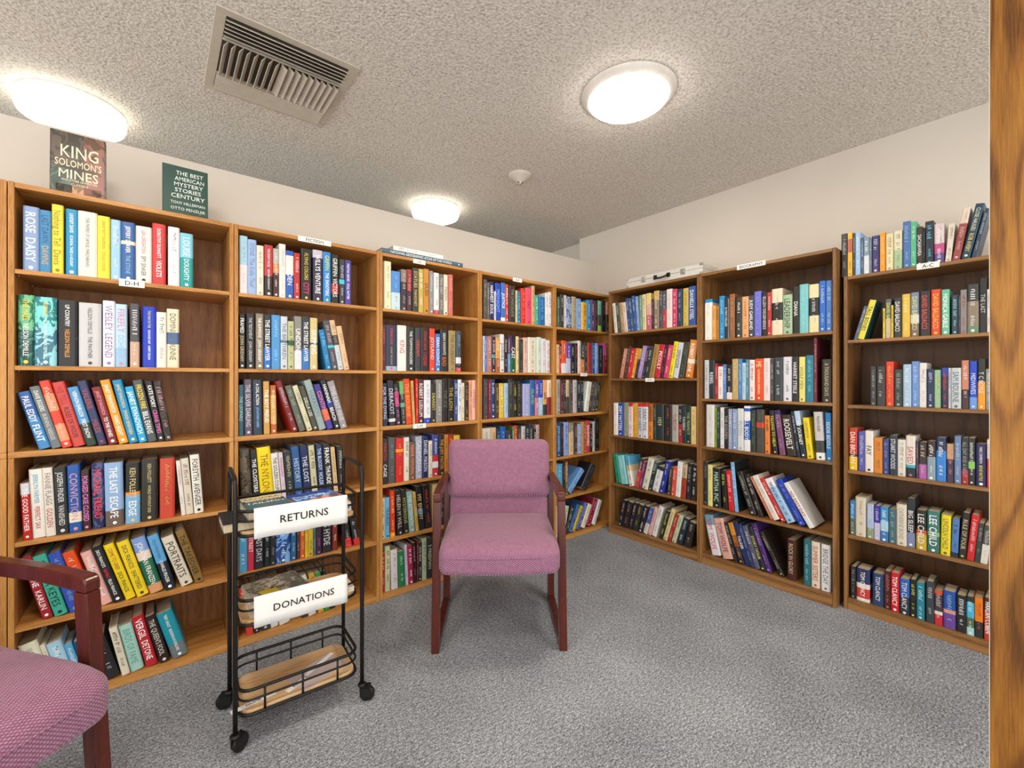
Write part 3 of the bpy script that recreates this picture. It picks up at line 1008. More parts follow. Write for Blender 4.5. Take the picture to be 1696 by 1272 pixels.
# ------------------------------------------------------------------ lettering
GLY = {}
def glyphs(chars):
    obs = []
    for ch in chars:
        for body in (ch, 'I' + ch + 'I'):
            cu = bpy.data.curves.new('letter', 'FONT'); cu.body = body; cu.resolution_u = 2; cu.offset = 0 if ch in 'MWmwNKk' else .008
            o = bpy.data.objects.new('letter', cu); COL.objects.link(o); obs.append((ch, body, o))
    cu = bpy.data.curves.new('letter', 'FONT'); cu.body = 'II'; o = bpy.data.objects.new('letter', cu); COL.objects.link(o); obs.append(('II', 'II', o))
    dg = bpy.context.evaluated_depsgraph_get()
    W = {}; G = {}
    for ch, body, o in obs:
        me = bpy.data.meshes.new_from_object(o.evaluated_get(dg))
        vs = [(v.co.x, v.co.y) for v in me.vertices]; fs = [tuple(p.vertices) for p in me.polygons]
        xs = [v[0] for v in vs] or [0]
        W[body] = max(xs) - min(xs)
        if body == ch: G[ch] = (vs, fs)
        bpy.data.meshes.remove(me)
    for ch, body, o in obs:
        c = o.data; bpy.data.objects.remove(o); bpy.data.curves.remove(c)
    for ch in chars: GLY[ch] = (*G[ch], W['I' + ch + 'I'] - W['II'])
    GLY[' '] = ([], [], .3)
def layout(text):
    """-> verts, faces, width of a line of text, cap height about .73"""
    vs = []; fs = []; x = 0
    for ch in text:
        v, f, adv = GLY.get(ch, GLY[' '])
        o = len(vs); vs += [(x + p[0], p[1]) for p in v]; fs += [tuple(i + o for i in q) for q in f]; x += adv
    return vs, fs, x
CAP = .73
def letter(mb, text, width, height, M4, m=0, col=None, tall=1.0):
    """flat lettering fitted in a width x height box centred on the origin of M4 (x right, y up)"""
    vs, fs, w = layout(text)
    if not vs: return
    s = min(width / w, height / CAP); sy = min(height / CAP, s * tall)
    mb.add([((p[0] - w / 2) * s, (p[1] - CAP / 2) * sy, 0) for p in vs], fs, m, col, False, M4)
def squiggle(mb, width, height, M4, rnd, m=0, col=None, rows=1):
    """rows of unreadable small print"""
    for r in range(rows):
        h = height / rows; y0 = height / 2 - (r + .85) * h; x = -width / 2
        while x < width / 2 - h * .4:
            w = h * (.22 + .2 * rnd.random())
            if rnd.random() > .16:
                a = rnd.choice((0, 0, .25)); b = rnd.choice((.7, .7, .5))
                mb.add([(x, y0 + a * h * .4, 0), (x + w * .55, y0 + a * h * .4, 0), (x + w * .55, y0 + b * h, 0), (x, y0 + b * h, 0)], [(0, 1, 2, 3)], m, col, False, M4)
            x += w + h * .12

# ------------------------------------------------------------------ books
def parse_cols(spec):
    mot = spec.startswith('~'); spec = spec.lstrip('~').split('^')[0]; p = spec.split('/')
    cols = [lin(p[0])]; cuts = []
    for i in range(1, len(p), 2): cuts.append(float(p[i])); cols.append(lin(p[i + 1]))
    return cols, cuts, mot
def main_hex(spec):
    p = spec.lstrip('~').split('^')[0].split('/'); ed = [0] + [float(x) for x in p[1::2]] + [1]
    return max(zip([b - a for a, b in zip(ed, ed[1:])], p[0::2]))[1]
def book_geo(cov, pg, t, h, D, spec, tcol, text, seed, inner=True, M4=None, plainface=False):
    """spine at y=0 facing -y, boards at x=0 and x=t"""
    rnd = random.Random(seed)
    cols, cuts, mot = parse_cols(spec)
    al = 1.0 if mot else 0.0
    hard = t > .02
    c = .0022 if hard else .0007
    b = min(.006, .14 * t) if hard else .0006
    FR = [0, .03, .08, .14, .2, .8, .86, .92, .97, 1] if hard else [0, .08, .92, 1]
    N = len(FR) - 1
    def bow(xw): return b * max(0, (abs(2 * xw / t - 1) - .6) / .4) ** 2
    zs = [h] + [h * (1 - q) for q in cuts] + [0]
    arc = [(t * q, bow(t * q)) for q in FR]
    outer = [(0, D)] + arc + [(t, D)]
    boardc = lin(spec.split('^')[1] if '^' in spec else main_hex(spec))
    for k in range(len(zs) - 1):
        z1, z0 = zs[k], zs[k + 1]; cc = (*cols[k], al)
        n = len(outer)
        vs = [(x, y, z0) for x, y in outer] + [(x, y, z1) for x, y in outer]
        for i in range(n - 1):
            onspine = 0 < i < n - 2
            cov.add([vs[i], vs[i + 1], vs[n + i + 1], vs[n + i]], [(0, 1, 2, 3)], 0, cc if onspine else (*(boardc if '^' in spec else cc[:3]), al), onspine and hard, M4)
    inn = [(c, D)] + [(c + (t - 2 * c) * q, c + bow(t * q)) for q in FR] + [(t - c, D)]
    n = len(outer)
    for z, flip in ((0, 1), (h, 0)):
        vs = [(x, y, z) for x, y in outer] + [(x, y, z) for x, y in inn]
        cc = (*(cols[-1] if z == 0 else cols[0]), 0)
        fs = [(i, i + 1, n + i + 1, n + i) for i in range(n - 1)]
        cov.add(vs, [f[::-1] for f in fs] if flip else fs, 0, cc, False, M4)
    if inner:
        vs = [(x, y, 0) for x, y in inn] + [(x, y, h) for x, y in inn]
        cov.add(vs, [(i + 1, i, n + i, n + i + 1) for i in range(n - 1)], 0, (*boardc, 0), False, M4)
    for x0, x1 in ((0, c), (t - c, t)):
        cov.add([(x0, D, 0), (x0, D, h), (x1, D, h), (x1, D, 0)], [(0, 1, 2, 3)], 0, (*boardc, 0), False, M4)
    ov = .003 if hard else .0004
    pg.box((c + .0002, c + b + .0006, ov), (t - c - .0002, D - ov, h - ov), 1 if pg is cov else 0, (*lin('d9ccb0'), 0), M4)
    # lettering printed on the spine
    def P(xw, u):   # xw across the spine, u down from the top
        return (xw, bow(xw) - .0005, h - u)
    def put(vs, fs, col):
        cov.add([P(x, u) for x, u in vs], fs, 0, (*lin(col), 0), False, M4)
    if plainface: return
    if text == '-':
        col = tcol
        for u0, u1, ht in ((.1, .56, .5), (.64, .86, .34)):
            ht = min(ht * t, .014); u = u0 * h; end = (u0 + (u1 - u0) * (.6 + .4 * rnd.random())) * h
            while u < end:
                w = ht * (.25 + .3 * rnd.random())
                if rnd.random() > .14:
                    a = rnd.choice((0, 0, 0, .2)) * ht; z = rnd.choice((1, 1, .75)) * ht
                    x0 = t / 2 - ht / 2
                    put([(x0 + a, u), (x0 + z, u), (x0 + z, u + w * .5), (x0 + a, u + w * .5)], [(0, 1, 2, 3)], col)
                    if rnd.random() > .4: put([(x0 + z - ht * .22, u), (x0 + z, u), (x0 + z, u + w), (x0 + z - ht * .22, u + w)], [(0, 1, 2, 3)], col)
                u += w + ht * .14
    else:
        segs = []
        for sg in text.split('+'):
            col = tcol
            if '{' in sg: sg, col = sg[:-1].split('{')
            sg = sg.lstrip('*').replace('_', ' ')
            segs.append((sg, col))
        tot = sum(len(s) + 3 for s, _ in segs); u = .05 * h; span = .84 * h
        for sg, col in segs:
            share = span * (len(sg) + 3) / tot
            vs, fs, w = layout(sg)
            if vs:
                s = min(.6 * t / CAP, .9 * share / w, .03)
                sx = min(.62 * t / CAP, s * 1.35)      # condensed display faces
                x0 = t / 2 - CAP * sx / 2; ub = u + (share - w * s) / 2
                put([(x0 + p[1] * sx, ub + p[0] * s) for p in vs], fs, col)
            u += share
    if rnd.random() < .55 and t > .018:      # publisher's mark near the foot
        q = min(.2 * t, .006); uc = h * .945
        put([(t/2 + q * math.cos(a) , uc + q * math.sin(a)) for a in [2*PI*i/8 for i in range(8)]], [tuple(range(8))], tcol)

def colour_name(hx):
    r, g, b = [x / 255 for x in bytes.fromhex(hx if len(hx) == 6 else ''.join(q * 2 for q in hx))]
    h, s, v = colorsys.rgb_to_hsv(r, g, b); H = h * 360
    if v < .24: return 'black'
    if s < .14: return 'white' if v > .82 else 'pale grey' if v > .62 else 'grey' if v > .36 else 'charcoal'
    if v < .36: return {0: 'dark brown', 1: 'dark olive', 2: 'dark green', 3: 'dark teal', 4: 'navy', 5: 'dark purple'}[0 if H < 40 or H > 345 else 1 if H < 75 else 2 if H < 160 else 3 if H < 200 else 4 if H < 255 else 5]
    if H < 14 or H > 344: return 'pink' if s < .5 and v > .75 else 'dark red' if v < .62 else 'red'
    if H < 32: return 'peach' if s < .45 and v > .7 else 'brown' if v < .72 else 'orange'
    if H < 48: return 'cream' if s < .3 and v > .75 else 'tan' if s < .62 else 'amber'
    if H < 68: return 'cream' if s < .25 else 'pale yellow' if s < .5 else 'olive' if v < .6 else 'yellow'
    if H < 160: return 'pale green' if s < .35 else 'green'
    if H < 192: return 'pale teal' if s < .4 and v > .6 else 'teal'
    if H < 250:
        return 'pale blue' if s < .42 and v > .65 else 'light blue' if v > .78 and s < .62 else 'navy' if v < .45 else 'blue'
    if H < 290: return 'lilac' if s < .35 else 'purple'
    return 'mauve' if s < .4 else 'magenta'
ORD = 'first second third fourth fifth sixth seventh eighth ninth tenth eleventh twelfth thirteenth fourteenth fifteenth sixteenth seventeenth eighteenth nineteenth twentieth twenty-first twenty-second'.split()
CASENAME = {'C1': 'D-H bookcase', 'C2': 'FICTION bookcase', 'C3': 'atlas-topped bookcase', 'C4': 'N-P bookcase', 'C5': 'left-wall corner bookcase', 'C6': 'briefcase-topped bookcase', 'C7': 'BIOGRAPHY bookcase', 'C8': 'A-C bookcase'}
TIER6 = {'T1': 'top', 'T2': 'second', 'T3': 'third', 'T4': 'fourth', 'T5': 'fifth', 'T6': 'bottom'}
TIER5 = {'T1': 'top', 'T2': 'second', 'T3': 'third', 'T4': 'fourth', 'T5': 'bottom'}

def build_books():
    cs = None; stuff = MB(); k = 0; n = 0
    for ln in BOOKS.strip().splitlines():
        if ln[0] == '#':
            ca, ti = ln[1:].split(); cs = CASES[ca]; k = 0; continue
        s, t, h, a, thing, spec, tc, tx = ln.split()
        s = int(s) / 1e4; t = int(t) / 1e4; h = int(h) / 1e3; a = math.radians(int(a) / 10); n += 1; k += 1
        zs = cs['z'][ti]; rnd = random.Random(n)
        D = min(.225, h * (.62 + .08 * rnd.random())) 
        pl = cs['plane'] - (.006 * rnd.random() - .002)
        zb = zs + (t * math.sin(a) if a > 0 else 0) + .0005
        R = Euler((0, a, 0)).to_matrix().to_4x4()
        if cs['row'] == 'L': M4 = Matrix.Translation((s, pl, zb)) @ R
        else: M4 = Matrix.Translation((pl, -s, zb)) @ Matrix.Rotation(-PI / 2, 4, 'Z') @ R
        if thing == '0':
            book_geo(stuff, stuff, t, h, D, spec, tc, tx, n, inner=False, M4=M4); continue
        root = empty('book', M=M4)
        cov = MB(); pg = MB()
        book_geo(cov, pg, t, h, D, spec, tc, tx, n)
        cov.build('cover', M['jacket'], root, True); pg.build('pages', M['pages'], root)
        tier = (TIER6 if cs['row'] == 'L' else TIER5).get(ti)
        words = [colour_name(main_hex(spec))]
        ttl = [q.split('{')[0][1:].replace('_', ' ').title() for q in tx.split('+') if q.startswith('*')]
        if not ttl and abs(a) > .09: words.insert(0, 'leaning')
        words.append('book')
        if ttl: words += ['titled', ' '.join(ttl[0].split()[:5]).replace("'S", "'s")]
        where = '%s bookcase top' % 'A-C' if ti == 'T0' else CASENAME[ca] + ' ' + tier + ' shelf'
        grp = 'books standing on top of the A-C bookcase' if ti == 'T0' else 'books on the %s shelf of the %s' % (tier, CASENAME[ca])
        tag(root, ' '.join(words) + ', ' + ORD[k - 1] + ' from left, ' + where, 'book', grp)
    o = stuff.build('shelved_books', [M['jacket'], M['pages']], None, True)
    tag(o, 'many small spines of the remaining books packed on the corner and lower shelves', 'books', None, 'stuff')

# ------------------------------------------------------------------ bookcases
def bookcase(ca, x0, w, depth, top, shelves, mats, label, seam=None, kick=0, rotz=0, origin=(0, 0), signs=()):
    """local: x along the row, y into the wall, z up"""
    root = empty('bookcase', (*origin, 0), rotz)
    V, H, B = mats; p = .016
    def g(name, a, b, m, ch=.0012):
        q = MB(); q.cbox(a, b, ch, 0); return q.build(name, m, root)
    for xs in ((0, p), (w - p, w)):
        xs = (xs[0] + .0006, xs[1] - .0006)
        if seam:
            g('side_panel', (xs[0], 0, 0), (xs[1], depth, seam - .021), V); g('side_panel', (xs[0], 0, seam + .0005), (xs[1], depth, top), V)
        else: g('side_panel', (xs[0], 0, 0), (xs[1], depth, top), V)
    g('top_panel', (p, .0005, top - p - .002), (w - p, depth - .004, top - .001), H)
    g('back_panel', (p, depth - .009, .002), (w - p, depth - .003, top - p - .003), B, .0004)
    for i, z in enumerate(shelves):
        if seam and abs(z - seam) < .002:
            g('shelf', (.0006, -.0005, z - .0205), (w - .0006, depth - .01, z), H)
        elif i == len(shelves) - 1:
            g('bottom_shelf', (p, .0005, z - (.018 if kick else z - .001)), (w - p, depth - .01, z), H)
        else: g('shelf', (p, .001, z - .0155), (w - p, depth - .01, z), H)
    if kick: g('kick_board', (p, .003, .0005), (w - p, .018, shelves[-1] - .0195), H)
    # adjustable shelf peg holes on the inner sides and shelf pins
    for xi, sx in ((p, 1), (w - p, -1)):
        q = MB()
        for z in shelves[:-1]:
            for y in (.03, depth - .06): q.tube([(xi, y, z - .0185), (xi + sx * .008, y, z - .0185)], .0024, 0, 6)
        q.build('shelf_pin', M['chrome'], root)
    for (xa, xb, zc, hh, txt) in signs:
        q = MB(); q.cbox((xa, -.0032, zc - hh / 2), (xb, -.0012, zc + hh / 2), .0003, 0)
        M4 = Matrix.Translation(((xa + xb) / 2, -.0035, zc)) @ Matrix.Rotation(PI / 2, 4, 'X')
        if txt: letter(q, txt, (xb - xa) * .84, hh * .6, M4, 1)
        else: squiggle(q, (xb - xa) * .5, hh * .5, M4, random.Random(3), 1)
        o = q.build('shelf_sign', [M['paper'], M['ink']], root)
        o['label'] = 'white card sign reading ' + txt if txt else 'small white card sign'
    tag(root, label, 'bookcase', 'honey oak bookcases along the left wall' if rotz == 0 else 'dark oak bookcases along the right wall')
    return root

def build_bookcases():
    L = (M['oakL_v'], M['oakL_h'], M['oakL_back_shade']); R = (M['oakR_v'], M['oakR_h'], M['oakR_back_shade'])
    lz = [CASES['C1']['z'][k] for k in ('T1', 'T2', 'T3', 'T4', 'T5', 'T6')]
    lab = {'C1': 'honey oak bookcase with D-H sign and two books standing on top',
           'C2': 'honey oak bookcase with FICTION sign, behind the black rolling cart',
           'C3': 'honey oak bookcase with a large atlas lying on top',
           'C4': 'honey oak bookcase with N-P sign behind the mauve chair',
           'C5': 'honey oak bookcase in the corner where the two rows meet',
           'C6': 'dark oak bookcase under the silver briefcase',
           'C7': 'tall dark oak bookcase with BIOGRAPHY sign',
           'C8': 'lower dark oak bookcase with A-C sign and books along its top'}
    sg = {'C1': [(-2.780, -2.706, 1.527, .028, 'D-H')], 'C2': [(-2.16, -2.011, 1.8195, .025, 'FICTION')],
          'C3': [(-1.577, -1.503, 1.8135, .024, 'I-K'), (-1.577, -1.499, .903, .026, 'L-M')], 'C4': [(-.872, -.795, 1.814, .024, 'N-P')],
          'C5': [(-.224, -.15, 1.198, .024, '')], 'C6': [(.409, .481, 1.159, .026, '')], 'C7': [(1.036, 1.192, 1.8215, .028, 'BIOGRAPHY')],
          'C8': [(1.817, 1.893, 1.676, .027, 'A-C')]}
    for ca in ('C1', 'C2', 'C3', 'C4', 'C5'):
        c = CASES[ca]; w = c['b'] - c['a'] - .0008
        bookcase(ca, c['a'], w, .293, 1.83, lz, L, lab[ca], lz[2], 0, 0, (c['a'] + .0004, 0), [(a - c['a'], b - c['a'], z, h, t) for a, b, z, h, t in sg[ca]])
    c = CASES['C1']; w = .646
    bookcase('C0', c['a'] - w, w - .001, .293, 1.83, lz, L, 'honey oak bookcase cut off at the photo edge, left of the D-H bookcase', lz[2], 0, 0, (c['a'] - w, 0))
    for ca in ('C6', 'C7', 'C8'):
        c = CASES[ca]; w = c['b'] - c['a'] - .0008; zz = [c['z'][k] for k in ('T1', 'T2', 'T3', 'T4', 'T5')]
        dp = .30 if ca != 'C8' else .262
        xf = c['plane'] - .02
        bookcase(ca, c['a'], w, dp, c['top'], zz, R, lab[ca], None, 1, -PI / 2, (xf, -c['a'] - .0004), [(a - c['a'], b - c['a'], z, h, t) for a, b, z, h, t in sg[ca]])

# ------------------------------------------------------------------ chairs
def chair(loc, rz, label):
    root = empty('armchair', loc, rz)
    W = .2895; lw = .033
    def leg(name, pts, sx):
        """flat wooden member: list of (y, z, depth) sections, swept between the two side planes"""
        q = MB(); x0, x1 = sx * (W - lw), sx * W
        if x0 > x1: x0, x1 = x1, x0
        bm = bmesh.new()
        poly = [bm.verts.new((x0, y, z)) for y, z in pts]
        f = bm.faces.new(poly)
        r = bmesh.ops.extrude_face_region(bm, geom=[f])
        for v in [e for e in r['geom'] if isinstance(e, bmesh.types.BMVert)]: v.co.x = x1
        bmesh.ops.recalc_face_normals(bm, faces=bm.faces[:])
        bmesh.ops.bevel(bm, geom=bm.edges[:], offset=.004, segments=2, affect='EDGES', profile=.6)
        bm.verts.index_update()
        q.add([v.co[:] for v in bm.verts], [[v.index for v in fc.verts] for fc in bm.faces], 0, None, False)
        bm.free(); return q.build(name, M['mahogany'], root)
    for sx in (-1, 1):
        leg('front_leg', [(0, 0), (.042, 0), (.098, .6265), (.054, .6265)], sx)
        # armrest with rounded front knuckle
        leg('armrest', [(.054, .627), (.0545, .650), (.0605, .661), (.073, .6665), (.22, .674), (.447, .673), (.447, .6335), (.22, .637)], sx)
        leg('rear_leg', [(.418, 0), (.462, 0), (.475, .3), (.500, .6330), (.455, .6330), (.43, .3)], sx)
        leg('floor_runner', [(.0425, .0), (.4175, .0), (.4175, .034), (.0455, .034)], sx)
    # seat cushion: waterfall front, boxing seam
    def seatfn(p):
        x, y, z = p
        u = max(0, (y - .0)) / .43
        crown = .012 * (1 - (x / .262) ** 2) if z > .4 else 0
        drop = -.030 * max(0, 1 - (y + .06) / .12) ** 2 * min(1, max(0, (z - .36) / .11))
        bul = -.022 * (1 - (x / .262) ** 2) * (1 if y < .03 else max(0, 1 - (y - .03) / .1))
        sag = -.012 * math.exp(-((y - .33) / .12) ** 2 - (x / .2) ** 2) if z > .42 else 0
        return (x, y + bul, z + crown + drop + sag)
    q = MB(); q.rbox((0, .182, .410), (.2545, .231, .064), .036, seatfn, div=10, seg=5)
    seat = q.build('seat', M['fabric'], root)
    q = MB(); pts = []
    for i in range(25):
        x = -.226 + .452 * i / 24
        pts.append((x, -.0495 - .022 * (1 - (x / .262) ** 2) + .006 * abs(x / .226) ** 8, .428 - .004 * abs(x / .226) ** 3))
    q.tube(pts, .003, 0, 6); q.build('piping', M['fabric'], seat)
    q = MB(); q.cbox((-.2555, .06, .322), (.2555, .40, .3455), .004); q.build('seat_frame', M['mahogany'], root)
    # lower back panel and upper back cushion
    def tilt(p):
        x, y, z = p
        return (x, y + (z - .45) * .17 + .012 * (x / .26) ** 2 * -1, z)
    q = MB(); q.rbox((0, .418, .53), (.252, .024, .105), .018, tilt, div=6); q.build('lower_back', M['fabric'], root)
    # upper cushion: rounded outline, pillowed front with a heavier lower lip
    hw, hz, zc, hd = .264, .147, .696, .040
    def backfn(p):
        x, y, z = p
        a, b2 = abs(x) / hw, abs(z - zc) / hz
        f = max(0, min(1, (.405 - y) / .03))
        puff = -.012 * (1 - (x / hw) ** 2) * (1 - ((z - zc) / hz) ** 2) - .014 * math.exp(-((z - .60) / .06) ** 2) * max(0, 1 - (x / hw) ** 8) * max(0, 1 - b2 ** 6)
        return (x, y + f * puff + (z - .45) * .17 - .008 * (x / hw) ** 2, z)
    q = MB(); q.rbox((0, .405, zc), (hw, hd, hz), .0395, backfn, div=16, seg=7)
    q.build('backrest', M['fabric'], root)
    for sx in (-1, 1):
        q = MB(); q.cbox((sx * .2535 - .002, .40, .55), (sx * .2535 + .002, .44, .66), .001); q.build('back_bracket', M['black'], root)
    tag(root, label, 'chair', 'mauve armchairs'); return root

# ------------------------------------------------------------------ rolling cart
def arcpts(c, r, a0, a1, n, f):
    return [f(c[0] + r * math.cos(a0 + (a1 - a0) * i / n), c[1] + r * math.sin(a0 + (a1 - a0) * i / n)) for i in range(n + 1)]
CART = Matrix.Translation((-2.280, -.5125, 0)) @ Matrix.Rotation(math.radians(-2.6), 4, 'Z')
def rrect(hx, hy, r, z, n=5):
    P = []
    for cx, cy, a in ((hx - r, hy - r, 0), (-hx + r, hy - r, PI / 2), (-hx + r, -hy + r, PI), (hx - r, -hy + r, 3 * PI / 2)):
        P += arcpts((cx, cy), r, a, a + PI / 2, n, lambda x, y: (x, y, z))
    return P
def build_cart():
    root = empty('rolling_cart', M=CART)
    hx, hy = .194, .12
    for sx in (-1, 1):
        f = lambda y, z: (sx * hx, y, z)
        pts = [f(-hy, .05), f(-hy, .3), f(-hy, .6)] + arcpts((-hy + .035, .815), .035, PI, PI / 2, 6, f) + arcpts((hy - .035, .815), .035, PI / 2, 0, 6, f) + [f(hy, .6), f(hy, .3), f(hy, .05)]
        q = MB(); q.tube(pts, .0072, 0, 12); q.build('end_frame', M['black'], root)
    for zb in (.098, .382, .664):
        q = MB(); bx, by = hx - .0105, hy - .0105
        q.tube(rrect(bx, by, .04, zb + .078), .0052, 0, 10, True)
        q.tube(rrect(bx, by, .04, zb + .046), .0036, 0, 8, True)
        q.tube(rrect(bx, by, .04, zb), .0052, 0, 10, True)
        for x in (-.112, 0, .112):
            for sy in (-1, 1): q.tube([(x, sy * by, zb), (x, sy * by, zb + .078)], .0035, 0, 8)
        for x in (-.09, .09): q.box((x - .009, -by, zb - .004), (x + .009, by, zb - .001))
        ob = q.build('wire_basket', M['black'], root)
        q = MB(); tx, ty, r = bx - .006, by - .006, .037
        P = rrect(tx, ty, r, zb); n = len(P)
        vs = [(x, y, zb) for x, y, _ in P] + [(x, y, zb + .0105) for x, y, _ in P] + [(x * .988, y * .984, zb + .012) for x, y, _ in P]
        fs = [(i, (i + 1) % n, n + (i + 1) % n, n + i) for i in range(n)] + [(n + i, n + (i + 1) % n, 2 * n + (i + 1) % n, 2 * n + i) for i in range(n)]
        fs += [tuple(range(n))[::-1], tuple(range(2 * n, 3 * n))]
        q.add(vs, fs); q.build('tray_board', M['tray'], ob)
    rnd = random.Random(5)
    for sx in (-1, 1):
        for sy in (-1, 1):
            a = {(-1, -1): .6, (-1, 1): 2.7, (1, -1): -.5, (1, 1): 1.2}[(sx, sy)]
            Mc = Matrix.Translation((sx * hx, sy * hy, 0)) @ Matrix.Rotation(a, 4, 'Z')
            q = MB(); q.lathe([(.010, .0535), (.015, .056), (.015, .062), (.007, .064)], 16, 0, Mc)
            for s2 in (-1, 1): q.box((-.006, s2 * .0105 - .0015, .02), (.03, s2 * .0105 + .0015, .056), 0, None, Mc)
            q.box((-.006, -.012, .049), (.03, .012, .0535), 0, None, Mc)
            ob = q.build('caster', M['rubber'], root)
            q = MB(); Mw = Mc @ Matrix.Translation((.018, 0, .0262)) @ Matrix.Rotation(PI / 2, 4, 'X')
            q.lathe([(.008, -.0088), (.022, -.0082), (.026, -.005), (.026, .005), (.022, .0082), (.008, .0088)], 24, 0, Mw); q.build('wheel', M['rubber'], ob)
    tag(root, 'black metal three-tier rolling cart with wooden trays in front of the FICTION bookcase', 'cart')
    # folded paper signs hung over the front rails
    for zr, txt, tw, lbl in ((.742, 'RETURNS', .152, 'white paper sign reading RETURNS hung on the cart\'s top basket'), (.460, 'DONATIONS', .19, 'white paper sign reading DONATIONS hung on the cart\'s middle basket')):
        o = empty('paper_sign', M=CART @ Matrix.Translation((0, -.1095, zr)))
        q = MB(); nx = 24
        prof = [(-.0078, -.088), (-.0082, -.06), (-.0076, -.03), (-.0074, -.006)] + [(-.0072 * math.cos(t), .0005 + .0072 * math.sin(t)) for t in (0.2, .7, 1.2, PI / 2, 2.0, 2.5, 3.0)] + [(.0074, -.01), (.0076, -.035)]
        vs = []; fs = []
        for i in range(nx + 1):
            x = -.1435 + .287 * i / nx
            for j, (y, z) in enumerate(prof):
                wob = .0012 * math.sin(i * .9 + j) * (1 if j < 3 else .2) + (.0015 * math.sin(i * .31 + 1) if j == 0 else 0)
                vs.append((x, y - abs(wob), z + (.0015 * math.sin(i * .5) if j == 0 else 0)))
        m = len(prof)
        for i in range(nx):
            for j in range(m - 1): fs.append((i*m + j, (i+1)*m + j, (i+1)*m + j + 1, i*m + j + 1))
        q.add(vs, fs, 0, None, True)
        M4 = Matrix.Translation((.004, -.0108, -.036)) @ Matrix.Rotation(PI / 2, 4, 'X')
        letter(q, txt, tw, .0285, M4, 1)
        sh = q.build('sheet', [M['paper'], M['ink']], o)
        sh.modifiers.new('thickness', 'SOLIDIFY').thickness = .0003
        tag(o, lbl, 'sign', 'paper signs on the rolling cart')

def flat_book(M4, w, hgt, t, spec, tcol, label, face=None, title=(), group=None, flip=False):
    """book lying on its back cover: w across, hgt along; M4 puts its lower left corner, spine along local x"""
    root = empty('book', M=M4)
    cov = MB(); pg = MB()
    # local book x (thickness) -> up, spine on -y side, height along x
    R = Matrix(((0, 0, 1, 0), (0, 1, 0, 0), (1, 0, 0, 0), (0, 0, 0, 1)))
    R = Matrix(((0, 0, -1, hgt), (0, 1, 0, 0), (1, 0, 0, 0), (0, 0, 0, 1)))
    if flip: R = Matrix(((0, 0, 1, 0), (0, -1, 0, w), (1, 0, 0, 0), (0, 0, 0, 1)))
    book_geo(cov, pg, t, hgt, w, spec, tcol, '-' if not face else face, len(label), True, R)
    for (txt, u, v, ww, hh, col, rot) in title:
        F = Matrix.Translation((u, v, t + .0006)) @ Matrix.Rotation(rot, 4, 'Z')
        if txt[0] == '#': cov.add([(-ww/2, -hh/2, 0), (ww/2, -hh/2, 0), (ww/2, hh/2, 0), (-ww/2, hh/2, 0)], [(0, 1, 2, 3)], 0, (*lin(col), 1 if txt == '#m' else 0), False, Matrix.Translation((0, 0, -.0003)) @ F)
        else: letter(cov, txt, ww, hh, F, 0, (*lin(col), 0))
    cov.build('cover', M['jacket'], root, True); pg.build('pages', M['pages'], root)
    return tag(root, label, 'book', group)

